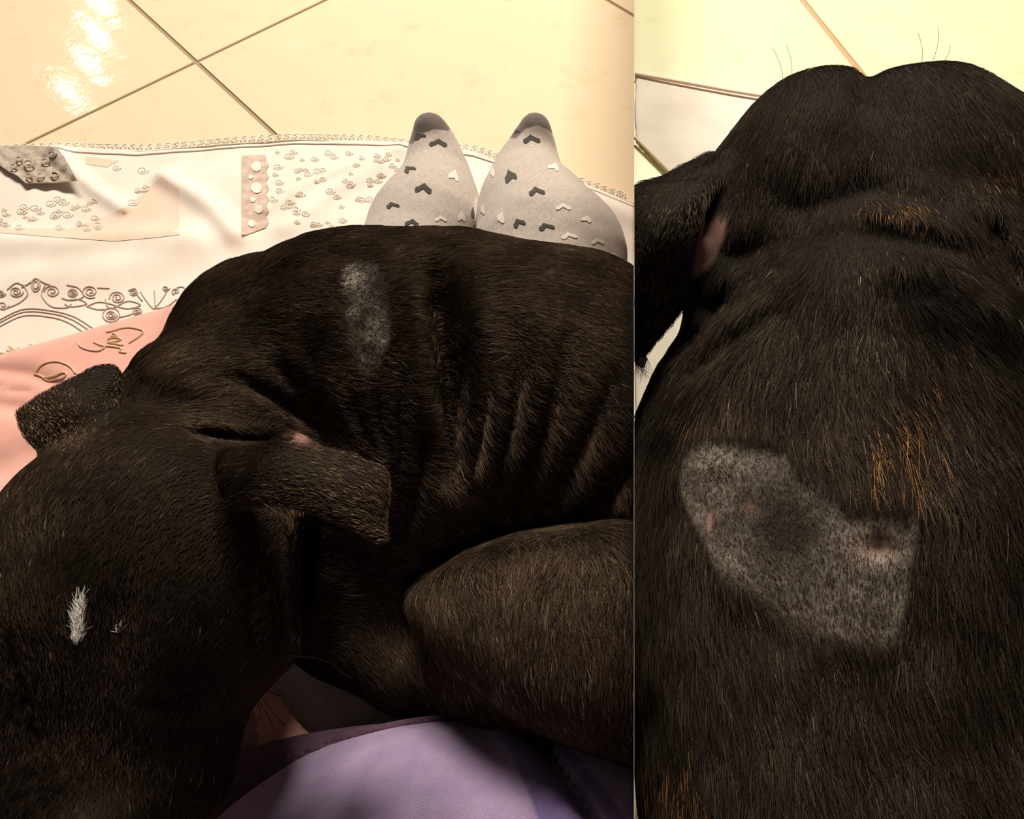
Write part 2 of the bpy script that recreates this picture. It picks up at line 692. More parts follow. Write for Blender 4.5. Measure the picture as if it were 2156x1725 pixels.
tiled_floor('floor', (-0.7221, 1.0008), math.radians(45.1), 0.600, 0.95, 0.0065, -1, M_tile_l, M_grout,
            'beige glazed tile floor laid diagonally beyond the white throw', 2.6, -1.0, 3.2)
pa, pb = at_z(1690, 0, 0), at_z(1815, 155, 0)
ang_r = math.atan2(pb[1] - pa[1], pb[0] - pa[0])
tiled_floor('floor', (pa[0] - 0.42 * math.cos(ang_r), pa[1] - 0.42 * math.sin(ang_r)), ang_r, 0.95, 0.95, 0.011, 1, M_tile_r, M_grout_r,
            'pale yellow tile floor beyond the standing dog', 2.6, -1.0, 3.2)

wv = [(x, y, z) for x in (-0.00004, 0.00004) for (y, z) in ((-0.7, -0.03), (2.4, -0.03), (2.4, 0.46), (-0.7, 0.46))]
added_board = mesh_obj('added_divider', wv, [(0, 1, 2, 3), (7, 6, 5, 4), (0, 4, 5, 1), (1, 5, 6, 2), (2, 6, 7, 3), (3, 7, 4, 0)], M_divider, None, False)  # added board: covers the cut models and separates the light of the bays
tag(added_board, 'added thin pale board that keeps the light of the two tiled bays apart', 'added_board', None, 'structure')

# ------------------------------------------------------------------ white throw on the floor
EDGE = np.array([at_z(x, y, 0.004)[:2] for x, y in ((-500, 335), (0, 318), (150, 313), (300, 318), (470, 303), (620, 293), (780, 298), (1000, 320), (1080, 345), (1200, 380), (1334.2, 426))])
EDGE[-1, 0] = -0.0002


def ground_line(pts):
    return np.array([at_z(x, y, 0.01)[:2] for x, y in pts])


RIDGES = [(ground_line(((345, 372), (400, 405), (450, 440), (500, 500))), 0.012, 0.014),
          (ground_line(((120, 318), (150, 355), (200, 400), (260, 440))), 0.008, 0.010),
          (ground_line(((0, 505), (150, 512), (300, 500), (400, 505))), 0.009, 0.022),
          (ground_line(((610, 480), (700, 400), (800, 350))), 0.008, 0.018),
          (ground_line(((560, 440), (660, 380), (840, 315))), 0.006, 0.012),
          (ground_line(((1220, 400), (1335, 460))), 0.010, 0.016),
          (ground_line(((60, 590), (260, 560), (420, 520))), 0.007, 0.03)]


def blanket_z(XY):
    XY = np.atleast_2d(XY)
    P = np.hstack([XY, np.zeros((len(XY), 1))])
    z = 0.0065 + 0.0028 * wob(P, 9, 3) + 0.0012 * wob(P, 30, 4)
    for line, a, w in RIDGES:
        d, t = seg_dist(XY, line)
        z = z + a * np.exp(-(d / w) ** 2)
    return np.maximum(z, 0.0025)


throw = empty('throw_blanket', (-0.6, 0.3, 0))
tag(throw, 'white patchwork throw with lace hem and grey scroll print spread on tiles', 'blanket')
nu, nv = 260, 200
seglen = np.concatenate([[0], np.cumsum(np.linalg.norm(np.diff(EDGE, axis=0), axis=1))])
us = np.linspace(0, seglen[-1], nu)
ex = np.interp(us, seglen, EDGE[:, 0])
ey = np.interp(us, seglen, EDGE[:, 1])
vt = np.linspace(0, 1, nv) ** 1.25
BX = np.repeat(ex[:, None], nv, 1)
BY = ey[:, None] * (1 - vt[None]) + (-0.75) * vt[None]
XY = np.stack([BX.ravel(), BY.ravel()], 1)
BZ = blanket_z(XY)
top = np.column_stack([XY, BZ])
top[:nv * nu:nv, 2] = 0.003
idx = np.arange(nu * nv).reshape(nu, nv)
F = np.stack([idx[:-1, :-1].ravel(), idx[:-1, 1:].ravel(), idx[1:, 1:].ravel(), idx[1:, :-1].ravel()], 1)
bot = top.copy()
bot[:, 2] = np.maximum(top[:, 2] - 0.002, 0.0005)
border = np.concatenate([idx[:, 0], idx[-1, 1:], idx[::-1, -1][1:], idx[0, ::-1][1:-1]])
nb = len(border)
side = [[border[i], border[(i + 1) % nb], border[(i + 1) % nb] + nu * nv, border[i] + nu * nv] for i in range(nb)]
mesh_obj('cloth', np.vstack([top, bot]), np.vstack([F, F[:, ::-1] + nu * nv, np.array(side)]), M_white_cloth, throw)


def on_blanket(px, py, lift):
    p = at_z(px, py, 0.01)
    for _ in range(3):
        p = at_z(px, py, float(blanket_z(p[None, :2])[0]) + lift)
    return p


# scalloped lace hem: a chain of little loops with a cord behind it
hem = []
s = 0.0
total = seglen[-1]
while s < total - 0.012:
    c = np.array([np.interp(s, seglen, EDGE[:, 0]), np.interp(s, seglen, EDGE[:, 1])])
    if c[0] > -1.25:
        loop = [(c[0] + 0.0075 * math.cos(a), c[1] + 0.004 + 0.0085 * math.sin(a), 0.0042 + 0.0012 * math.sin(3 * a + s * 40)) for a in np.linspace(0, 2 * math.pi, 9)]
        hem.append(loop)
        hem.append([(c[0] + 0.003 * math.cos(a), c[1] + 0.005 + 0.0035 * math.sin(a), 0.0046) for a in np.linspace(0, 2 * math.pi, 7)])
    s += 0.0125
hem.append([(p[0], p[1] - 0.004, 0.006) for p in np.column_stack([ex, ey]) if p[0] > -1.25])
hem.append([(p[0], p[1] - 0.012, float(blanket_z(np.array([[p[0], p[1] - 0.012]]))[0]) + 0.001) for p in np.column_stack([ex, ey]) if p[0] > -1.25])
h = tube_curve('lace_hem', hem, 0.0011, M_lace, throw)
tag(h, 'cream scalloped lace hem', kind='stuff')


def flat_patch(name, poly, mat, lift=0.0005, step=10):
    poly = np.array(poly, float)
    bm = bmesh.new()
    bm.faces.new([bm.verts.new((p[0], p[1], 0)) for p in poly])
    bmesh.ops.triangulate(bm, faces=bm.faces[:])
    for _ in range(5):
        e = [e for e in bm.edges if e.calc_length() > step]
        if not e:
            break
        bmesh.ops.subdivide_edges(bm, edges=e, cuts=1)
        bmesh.ops.triangulate(bm, faces=bm.faces[:])
    for v in bm.verts:
        v.co = on_blanket(v.co.x, v.co.y, lift)
    me = bpy.data.meshes.new(name)
    bm.to_mesh(me)
    bm.free()
    me.materials.append(mat)
    me.polygons.foreach_set('use_smooth', np.ones(len(me.polygons), bool))
    return link(bpy.data.objects.new(name, me), throw)


flat_patch('printed_panel', [(340, 372), (376, 398), (378, 494), (330, 500), (240, 508), (100, 498), (0, 490), (0, 480), (150, 482), (230, 452), (280, 425)], M_beige_panel)
flat_patch('printed_panel', [(180, 330), (250, 338), (225, 352), (180, 345)], M_beige_panel)
ls = [(508, 328), (560, 326)] + [(560 + 6 * (i % 2), 335 + 12 * i) for i in range(13)] + [(520, 494), (508, 494)]
tag(flat_patch('lace_strip', ls, M_lace_rose, 0.0012), 'rose-brown lace strip sewn across the throw')
holes = []
for (x, y, r) in ((540, 350, 11), (540, 395, 12), (528, 372, 5), (532, 420, 6), (545, 440, 9), (530, 470, 8)):
    flat_patch('lace_eyelet', [(x + r * math.cos(a), y + r * math.sin(a)) for a in np.linspace(0, 2 * math.pi, 10)[:-1]], M_white_cloth, 0.0022)

# lace ornaments in cream on the left panels
orn = []
for k in range(40):
    x, y = rng.uniform(0, 330), 0
    y = rng.uniform(418, 480) if x < 240 else rng.uniform(345, 430)
    r = rng.uniform(6, 14)
    orn.append([on_blanket(x + r * (1 - i / 16) * math.cos(i * 0.75), y + 0.65 * r * (1 - i / 16) * math.sin(i * 0.75), 0.001) for i in range(14)])
for k in range(80):
    x, y = rng.uniform(570, 860), rng.uniform(315, 480)
    if x + y > 1250:
        continue
    r = rng.uniform(5, 12)
    orn.append([on_blanket(x + r * (1 - i / 16) * math.cos(i * 0.75), y + 0.65 * r * (1 - i / 16) * math.sin(i * 0.75), 0.001) for i in range(14)])
tag(tube_curve('lace_ornament', orn, 0.0005, M_lace, throw, res=0), 'cream lace curls', kind='stuff')

# turned-over corner showing the grey lace underside
flap = [(-40, 318), (8, 311), (60, 309), (120, 311), (135, 330), (150, 355), (166, 381), (120, 386), (55, 387), (38, 372), (16, 360), (-4, 345), (-40, 345)]
bmf = bmesh.new()
bmf.faces.new([bmf.verts.new((p[0], p[1], 0)) for p in flap])
bmesh.ops.triangulate(bmf, faces=bmf.faces[:])
for _ in range(4):
    bmesh.ops.subdivide_edges(bmf, edges=[e for e in bmf.edges if e.calc_length() > 9], cuts=1)
    bmesh.ops.triangulate(bmf, faces=bmf.faces[:])
for v in bmf.verts:
    k = np.clip((v.co.x - 60) / 110, 0, 1)
    v.co = on_blanket(v.co.x, v.co.y, 0.006 + 0.008 * k * k + 0.0015 * math.sin(v.co.x * 0.15) * math.sin(v.co.y * 0.2))
fm = bpy.data.meshes.new('folded_corner')
bmf.to_mesh(fm)
bmf.free()
fm.materials.append(M_lace_grey)
fo = link(bpy.data.objects.new('folded_corner', fm), throw)
so = fo.modifiers.new('thickness', 'SOLIDIFY')
so.thickness = 0.0018
tag(fo, 'grey lace underside of the turned corner')
spots = []
for (x, y, r) in ((60, 345, 10), (95, 340, 8), (85, 370, 7), (115, 368, 8), (40, 335, 7), (60, 370, 6), (110, 325, 8), (28, 350, 6)):
    spots.append([on_blanket(x + r * math.cos(a), y + 0.7 * r * math.sin(a), 0.0125) for a in np.linspace(0, 6.28, 12)])
tube_curve('lace_ring', spots, 0.0012, M_lace_grey, throw)


# grey printed frieze of scrolls, leaves and arches
def spiral(cx, cy, r, turns=2.0, a0=0.0, s=1):
    n = int(16 * turns)
    return [(cx + s * r * (1 - 0.85 * i / n) * math.cos(a0 + i / 16 * 6.283), cy + 0.8 * r * (1 - 0.85 * i / n) * math.sin(a0 + i / 16 * 6.283)) for i in range(n + 1)]


def ring(cx, cy, rx, ry):
    return [(cx + rx * math.cos(a), cy + ry * math.sin(a)) for a in np.linspace(0, 6.283, 14)]


def smooth_line(pts, n=6):
    pts = np.array(pts, float)
    t = np.arange(len(pts))
    tt = np.linspace(0, len(pts) - 1, (len(pts) - 1) * n + 1)
    out = []
    for u in tt:
        i = min(int(u), len(pts) - 2)
        f = u - i
        p1, p2 = pts[i], pts[i + 1]
        p0 = pts[i - 1] if i else 2 * p1 - p2
        p3 = pts[i + 2] if i < len(pts) - 2 else 2 * p2 - p1
        out.append(tuple(0.5 * (2 * p1 + (p2 - p0) * f + (2 * p0 - 5 * p1 + 4 * p2 - p3) * f * f + (3 * p1 - p0 - 3 * p2 + p3) * f ** 3)))
    return out


scrolls = [spiral(34, 614, 15, 2), spiral(110, 614, 17, 2, 3.1), ring(75, 600, 9, 14), ring(75, 600, 5, 8), spiral(153, 617, 9, 2), ring(153, 617, 10, 8),
           spiral(190, 614, 18, 2.2, 1), spiral(247, 627, 17, 2.2, 3), spiral(281, 616, 9, 1.6), spiral(349, 607, 8, 1.5), spiral(370, 614, 9, 1.5, 2),
           ring(234, 663, 18, 15), spiral(234, 663, 13, 2.2), ring(289, 656, 9, 8), spiral(289, 656, 7, 1.5), spiral(2, 618, 10, 2), spiral(6, 643, 12, 1.6),
           smooth_line([(50, 600), (58, 620), (40, 638), (12, 650)]), smooth_line([(95, 600), (88, 622), (108, 645), (140, 648), (150, 640)]),
           smooth_line([(45, 606), (62, 596), (75, 586)]), smooth_line([(105, 600), (90, 594), (78, 586)]),
           smooth_line([(15, 610), (34, 596), (52, 602)]), smooth_line([(140, 600), (165, 606), (175, 625), (150, 632), (130, 628)]),
           smooth_line([(140, 632), (165, 630), (182, 640), (150, 646), (136, 640)]), smooth_line([(182, 645), (210, 636), (245, 645), (210, 652), (182, 645)]),
           smooth_line([(205, 606), (230, 607)]), smooth_line([(245, 645), (270, 634), (296, 642), (270, 650), (245, 645)]),
           smooth_line([(296, 614), (306, 630), (325, 650), (325, 612)]), smooth_line([(325, 650), (340, 632), (352, 612)]), smooth_line([(325, 650), (350, 646), (372, 630)]),
           smooth_line([(270, 612), (285, 608), (290, 622), (300, 634)]), smooth_line([(222, 630), (226, 645), (240, 650)]), smooth_line([(252, 668), (270, 664), (280, 660)]),
           smooth_line([(372, 606), (385, 604), (392, 612)]),
           smooth_line([(-30, 690), (0, 673), (50, 651), (107, 654), (156, 667), (200, 694)]), smooth_line([(-30, 696), (0, 679), (50, 657), (107, 660), (150, 672), (192, 698)]),
           smooth_line([(-30, 704), (0, 687), (50, 665), (107, 668), (145, 680), (182, 704)])]
dense = [[on_blanket(x, y, 0.0008) for x, y in g] for g in scrolls]
sp = tube_curve('scroll_print', dense, 0.0008, M_print, throw, res=0)
tag(sp, 'grey printed scroll frieze', kind='stuff')
tube_curve('rose_print', [[on_blanket(x, y, 0.0008) for x, y in g] for g in (spiral(22, 734, 9, 2), spiral(40, 737, 8, 2), spiral(66, 729, 8, 2), [(-10, 742), (20, 745), (60, 737)])], 0.0013, M_beige_panel, throw, res=0)


# ------------------------------------------------------------------ person: legs in knitted leggings, purple fleece robe
def wpt(x, y, z, r):
    P = np.array([[x, y, z]])
    d = float(to_cam(P)[0, 2])
    q = to_px(P)[0]
    return (q[0], q[1], d, r * FPX / d)


def zpt(px, py, z, rpx):
    d = float(to_cam(at_z(px, py, z)[None])[0, 2])
    return (px, py, d, rpx)


LEG_L = [zpt(905, 268, 0.105, 30), zpt(915, 310, 0.082, 44), zpt(922, 375, 0.062, 64), zpt(915, 430, 0.062, 86), zpt(901, 475, 0.066, 104), wpt(-0.285, 0.42, 0.072, 0.066), wpt(-0.275, 0.05, 0.078, 0.074), wpt(-0.26, -0.25, 0.095, 0.09)]
LEG_R = [zpt(1128, 268, 0.105, 30), zpt(1122, 310, 0.082, 40), zpt(1112, 375, 0.062, 70), zpt(1118, 430, 0.064, 96), zpt(1134, 475, 0.070, 122), zpt(1162, 540, 0.080, 150), wpt(-0.108, 0.36, 0.078, 0.073), wpt(-0.105, 0.05, 0.080, 0.076), wpt(-0.12, -0.25, 0.095, 0.09)]


def legs_fn(P):
    C = to_cam(P)
    d = np.minimum(sd_chain(C, LEG_L, 0.02), sd_chain(C, LEG_R, 0.02))
    pel = sd_chain(C, [wpt(-0.26, -0.25, 0.1, 0.1), wpt(-0.12, -0.25, 0.1, 0.1)], 0)
    d = smin(d, pel, 0.03)
    d = smin(d, sd_chain(C, [wpt(-0.27, 0.03, 0.10, 0.068), wpt(-0.12, 0.03, 0.10, 0.068)], 0), 0.03)
    return np.maximum(d + 0.0012 * wob(P, 70, 5), 0.016 - P[:, 2])


person = empty('person', (-0.19, -0.25, 0))
tag(person, 'person in grey heart-patterned leggings and purple fleece robe, legs stretched under the sleeping dog', 'person')
legs = sculpt('body', legs_fn, (-0.40, -0.36, 0.0), (0.0, 0.86, 0.22), 0.0034, M_knit, person)
lv = world_verts(legs)
lq = to_px(lv)
toe = np.where(lq[:, 0] < 1005, poly_sd(lq, [(840, 200), (960, 200), (946, 276), (915, 272), (888, 282), (868, 304), (840, 300)]),
               poly_sd(lq, [(1060, 200), (1200, 200), (1168, 284), (1152, 272), (1128, 264), (1106, 272), (1086, 292), (1060, 290)]))
attr(legs.data, 'toe', np.clip(toe / 3, -3, 3))
legs_bvh = bvh_of(legs)


def heart(cx, cy, w, h, rot):
    base = [(-1, 0.45), (-0.95, -0.1), (-0.55, -0.35), (-0.05, -0.95), (0.25, -0.6), (0.5, -0.35), (0.95, 0.0), (1.0, 0.55), (0.7, 0.75), (0.3, 0.35), (-0.05, 0.05), (-0.5, 0.6), (-0.8, 0.75)]
    a = math.radians(rot)
    return [(cx + w * (x * math.cos(a) - y * math.sin(a)), cy + h * (x * math.sin(a) + y * math.cos(a))) for x, y in base]


for (x, y, w, h_, r) in ((923, 302, 19, 10, 5), (883, 287, 13, 8, -35), (892, 398, 18, 13, 10), (862, 357, 13, 9, -35), (827, 433, 14, 8, -15), (868, 470, 15, 9, 8), (995, 448, 4, 15, 10),
                         (1119, 294, 18, 11, -5), (1075, 372, 13, 16, -20), (1130, 404, 17, 11, -10), (1093, 470, 13, 11, -25), (1150, 478, 17, 9, -18), (1088, 277, 6, 5, -30)):
    decal('knitted_heart', legs_bvh, heart(x, y, w, h_, r), M_heart_dark, person)
for (x, y, w, h_, r) in ((955, 370, 11, 14, 20), (928, 461, 13, 8, 0), (971, 456, 8, 14, 5), (1038, 362, 5, 13, 20), (1166, 352, 12, 10, 20), (1018, 440, 5, 13, 20), (1056, 458, 8, 14, 20),
                         (1186, 436, 16, 9, 0), (1234, 462, 12, 8, 20), (1198, 497, 17, 9, -10), (1258, 508, 14, 8, -5), (1290, 536, 12, 6, 0)):
    decal('knitted_heart', legs_bvh, heart(x, y, w, h_, r), M_heart_white, person)

# robe: main fleece body, darker border behind it
FOLD = [(1112, 1538), (1150, 1580), (1190, 1635), (1225, 1690), (1275, 1780), (1330, 1900)]


def robe_fn(P):
    C = to_cam(P)
    Q = to_px(P)
    d = sd_ell(C, 950, 2105, 0.385, 720, 560, 0.105)
    d = smin(d, sd_ell(C, 1300, 1900, 0.385, 280, 280, 0.085), 0.05)
    dd, t = seg_dist(Q, FOLD)
    d = d + 0.018 * np.exp(-(dd / 15) ** 2)
    s = (Q[:, 0] - np.interp(Q[:, 1], [p[1] for p in FOLD], [p[0] for p in FOLD]))
    d = d - 0.004 * np.exp(-((s + 45) / 35) ** 2)
    body_ = sd_chain(C, [wpt(-0.22, -0.36, 0.14, 0.12), wpt(-0.22, -0.40, 0.34, 0.15), wpt(-0.22, -0.42, 0.56, 0.16)], 0.05)  # torso out of view, added to shade the lap from behind
    d = smin(d, body_, 0.06)
    return d + 0.0016 * wob(P, 35, 8)


def border_fn(P):
    C = to_cam(P)
    d = sd_ell(C, 905, 2120, 0.405, 900, 590, 0.09)
    return d + 0.002 * wob(P, 30, 9)


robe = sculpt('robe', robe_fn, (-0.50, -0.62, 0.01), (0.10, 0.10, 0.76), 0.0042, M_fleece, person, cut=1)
rq = to_px(world_verts(robe))
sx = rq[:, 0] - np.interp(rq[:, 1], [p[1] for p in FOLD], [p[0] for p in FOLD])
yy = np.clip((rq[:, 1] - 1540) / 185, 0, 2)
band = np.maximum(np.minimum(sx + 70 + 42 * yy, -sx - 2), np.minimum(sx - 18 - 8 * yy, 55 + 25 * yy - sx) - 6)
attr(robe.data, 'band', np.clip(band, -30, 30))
border = sculpt('robe_border', border_fn, (-0.50, -0.40, 0.01), (0.10, 0.10, 0.33), 0.004, M_trim, person, cut=1)
tag(border, 'dark purple fleece border')
rb = bvh_of(robe)
pip = []
for x, y in smooth_line([(395, 1745), (470, 1690), (560, 1645), (660, 1603), (760, 1572), (860, 1550), (960, 1540), (1060, 1537), (1100, 1541)], 10):
    for dy in range(-60, 24, 3):
        p, n = on_surface(rb, x, y + dy, 0.0005)
        if p is not None and p[1] > -0.2:
            pip.append(p)
            break
if len(pip) > 3:
    tag(tube_curve('piping', pip, 0.0030, M_trim, person, res=2), 'ribbed dark purple piping')

# ------------------------------------------------------------------ pink cushion under the dog's head
PIL = np.array([(-0.95, 0.21), (-0.60, 0.352), (-0.36, 0.45), (-0.335, 0.11), (-0.196, -0.012), (-0.2, -0.30), (-0.95, -0.30)])


def pillow_fn(P):
    sd2 = -poly_sd(P[:, :2], PIL)
    ztop = 0.150 + 0.050 * np.clip(1 - np.abs(P[:, 0] + 0.27) / 0.2, 0, 1)
    Q = to_px(P)
    g = np.zeros(len(P))
    for line, a, w in (([(-80, 775), (0, 782), (60, 788), (120, 815), (170, 850)], 0.007, 13), ([(-80, 805), (0, 818), (60, 825), (120, 850)], 0.006, 9), ([(-60, 850), (20, 856), (100, 872)], 0.008, 16), ([(-50, 1000), (30, 985), (70, 960)], 0.008, 40)):
        dd, _ = seg_dist(Q, line)
        g += a * np.exp(-(dd / w) ** 2)
    zc, hz = 0.085, 0.075
    dz = np.abs(P[:, 2] - (ztop - 0.07)) - 0.07 + g
    r = 0.025
    a = np.maximum(sd2 + r, 0)
    b = np.maximum(dz + r, 0)
    d = np.sqrt(a * a + b * b) + np.minimum(np.maximum(sd2, dz) + r, 0) - r
    d = d + 0.002 * wob(P, 18, 11)
    d = np.maximum(d, -(legs_fn(P) - 0.003))
    return np.maximum(d, 0.022 - P[:, 2])


pillow = empty('pink_cushion', (-0.55, 0.05, 0.02))
tag(pillow, "pink satin cushion with gold script under the sleeping dog's head", 'cushion')
pc = sculpt('cover', pillow_fn, (-0.98, -0.34, 0.0), (-0.16, 0.50, 0.20), 0.005, M_pink, pillow)
pb_ = bvh_of(pc)


def z3(x, y):
    return (x / 3.08, 520 + y / 3.08)


script = [[z3(*p) for p in g] for g in (
    [(232, 830), (250, 790), (290, 758), (360, 745), (420, 758), (465, 785), (492, 822)], [(225, 822), (270, 838), (318, 868), (370, 858), (415, 848), (432, 822), (400, 818), (360, 836), (290, 850)],
    [(508, 618), (520, 645), (570, 668), (640, 676), (680, 655), (672, 638)], [(610, 618), (660, 640), (730, 648), (790, 660), (775, 680), (820, 690)], [(690, 556), (740, 545), (790, 530), (850, 525), (930, 545), (920, 570), (880, 600), (838, 625)],
    [(700, 600), (740, 590), (790, 600), (750, 615), (700, 620), (760, 632), (800, 640)], [(730, 560), (760, 575), (720, 582)], [(540, 830), (600, 808)])]
gl = []
for g in script:
    L = []
    for x, y in smooth_line(g, 5):
        p, n = on_surface(pb_, x, y, 0.0006)
        if p is not None:
            L.append(p)
    if len(L) > 2:
        gl.append(L)
tag(tube_curve('gold_script', gl, 0.0007, M_gold, pillow, res=1), 'gold glitter handwriting')
st_l = []
for (x0, y0, x1, y1, n) in ((548, 1452, 622, 1478, 13), (583, 1444, 612, 1470, 7), (590, 1458, 604, 1466, 3)):
    for i in range(n):
        t = (i + rng.uniform(-0.2, 0.2)) / (n - 1)
        x, y = x0 + t * (x1 - x0), y0 + t * (y1 - y0) + rng.uniform(-2, 2)
        a, _ = on_surface(pb_, x - 2, y - 0.6, 0.0004)
        b, _ = on_surface(pb_, x + 2, y + 0.6, 0.0004)
        if a is not None and b is not None:
            st_l.append([a, b])
if st_l:
    tag(tube_curve('stitching', st_l, 0.0005, M_ink, pillow, res=0), 'black dotted stitching', kind='stuff')

# ------------------------------------------------------------------ white cloth under the standing dog
CL = np.array([at_z(x, y, 0.004)[:2] for x, y in ((1335.4, 150), (1450, 172), (1570, 192), (1700, 212), (2000, 420), (2100, 900), (2100, 1990), (1335.4, 1990), (1335.4, 560), (1480, 470), (1405, 366), (1335.4, 292))])
CL[:, 0] = np.maximum(CL[:, 0], 0.0002)


def rug_fn(P):
    sd = -poly_sd(P[:, :2], CL)
    top_ = 0.006 + 0.0025 * wob(np.column_stack([P[:, :2], np.zeros(len(P))]), 14, 81)
    return np.maximum(np.maximum(sd, P[:, 2] - top_), 0.0004 - P[:, 2])


rug = empty('cloth', (0.25, 0.3, 0))
tag(rug, 'plain white cloth lying on yellow tiles under the standing dog', 'cloth')
sculpt('sheet', rug_fn, (-0.02, -0.62, -0.01), (0.62, 1.02, 0.022), 0.004, M_white_cloth, rug, cut=-1, smooth_it=1)
hm_pts = [np.array([*at_z(x, y, 0.009)]) for x, y in smooth_line([(1337, 156), (1450, 176), (1570, 197), (1700, 216)], 8)]
tag(tube_curve('hem', hm_pts, 0.0025, M_hem, rug, res=2), 'rose-brown stitched hem')
hm_pts = [np.array([*at_z(x, y, 0.009)]) for x, y in smooth_line([(1337, 290), (1370, 322), (1412, 364)], 8)]
tube_curve('hem', hm_pts, 0.0025, M_hem, rug, res=2)

# ------------------------------------------------------------------ sleeping dog curled on the lap
L_EAR_NEAR = sheet_points([      # ear on the right of the picture, flap pointing right; rows run from its root to its tip
    [(470, 960, 0.318), (470, 1010, 0.300), (490, 1062, 0.298)],
    [(600, 925, 0.309), (590, 990, 0.290), (580, 1052, 0.287)],
    [(690, 948, 0.306), (685, 1010, 0.290), (690, 1080, 0.286)],
    [(770, 978, 0.306), (762, 1040, 0.294), (752, 1108, 0.289)],
    [(832, 1008, 0.310), (812, 1066, 0.302), (797, 1134, 0.293)]], 40, 28)
L_EAR_FAR = sheet_points([
    [(255, 845, 0.352), (225, 905, 0.335), (165, 965, 0.330)],
    [(245, 800, 0.350), (165, 860, 0.330), (80, 930, 0.330)],
    [(215, 782, 0.352), (125, 822, 0.336), (48, 872, 0.335)]], 28, 30)
L_EAR_ROLL = [(160, 803, 0.348, 10), (200, 790, 0.352, 16), (236, 785, 0.354, 19)]

WRINKLES = [  # (line in the picture, depth of the groove, width)
    ([(920, 600), (935, 680), (945, 780), (950, 880), (940, 980)], 0.0200, 38),
    ([(1012, 720), (1018, 800), (1012, 880), (1000, 960), (985, 1040)], 0.0040, 15),
    ([(1080, 690), (1085, 780), (1075, 880), (1050, 980), (1020, 1080)], 0.0070, 24),
    ([(1190, 720), (1165, 820), (1130, 920), (1085, 1020), (1040, 1100)], 0.0065, 28),
    ([(1290, 800), (1240, 900), (1185, 990), (1120, 1080)], 0.0050, 28),
    ([(1335, 960), (1265, 1050), (1190, 1095)], 0.0060, 28),
    ([(880, 860), (880, 940), (870, 1030), (850, 1120)], 0.0045, 15),
    ([(830, 850), (832, 950), (835, 1020), (835, 1100)], 0.0045, 14),
    ([(785, 830), (795, 900), (805, 960)], 0.0032, 12),
    ([(735, 840), (760, 900), (775, 960)], 0.0028, 12),
    ([(580, 780), (660, 850), (720, 930)], 0.0050, 22),
    ([(470, 790), (560, 830), (640, 880), (680, 930)], 0.0055, 18),
    ([(390, 910), (470, 922), (570, 925)], 0.0050, 11),
    ([(500, 640), (590, 580), (680, 545), (760, 540)], 0.0040, 22),
    ([(420, 860), (330, 850), (280, 820)], 0.0035, 22),
    ([(860, 1215), (960, 1160), (1080, 1115), (1200, 1095), (1335, 1085)], 0.0100, 16),
    ([(640, 1110), (640, 1220), (630, 1330)], 0.008, 22),
    ([(300, 1492), (350, 1475), (400, 1462), (455, 1440)], 0.0040, 9),
    ([(345, 1502), (400, 1490), (450, 1470)], 0.0022, 7),
    ([(20, 1350), (50, 1450), (75, 1560), (70, 1725)], 0.0050, 14),
    ([(250, 1250), (240, 1330), (235, 1420)], 0.0030, 50),
]


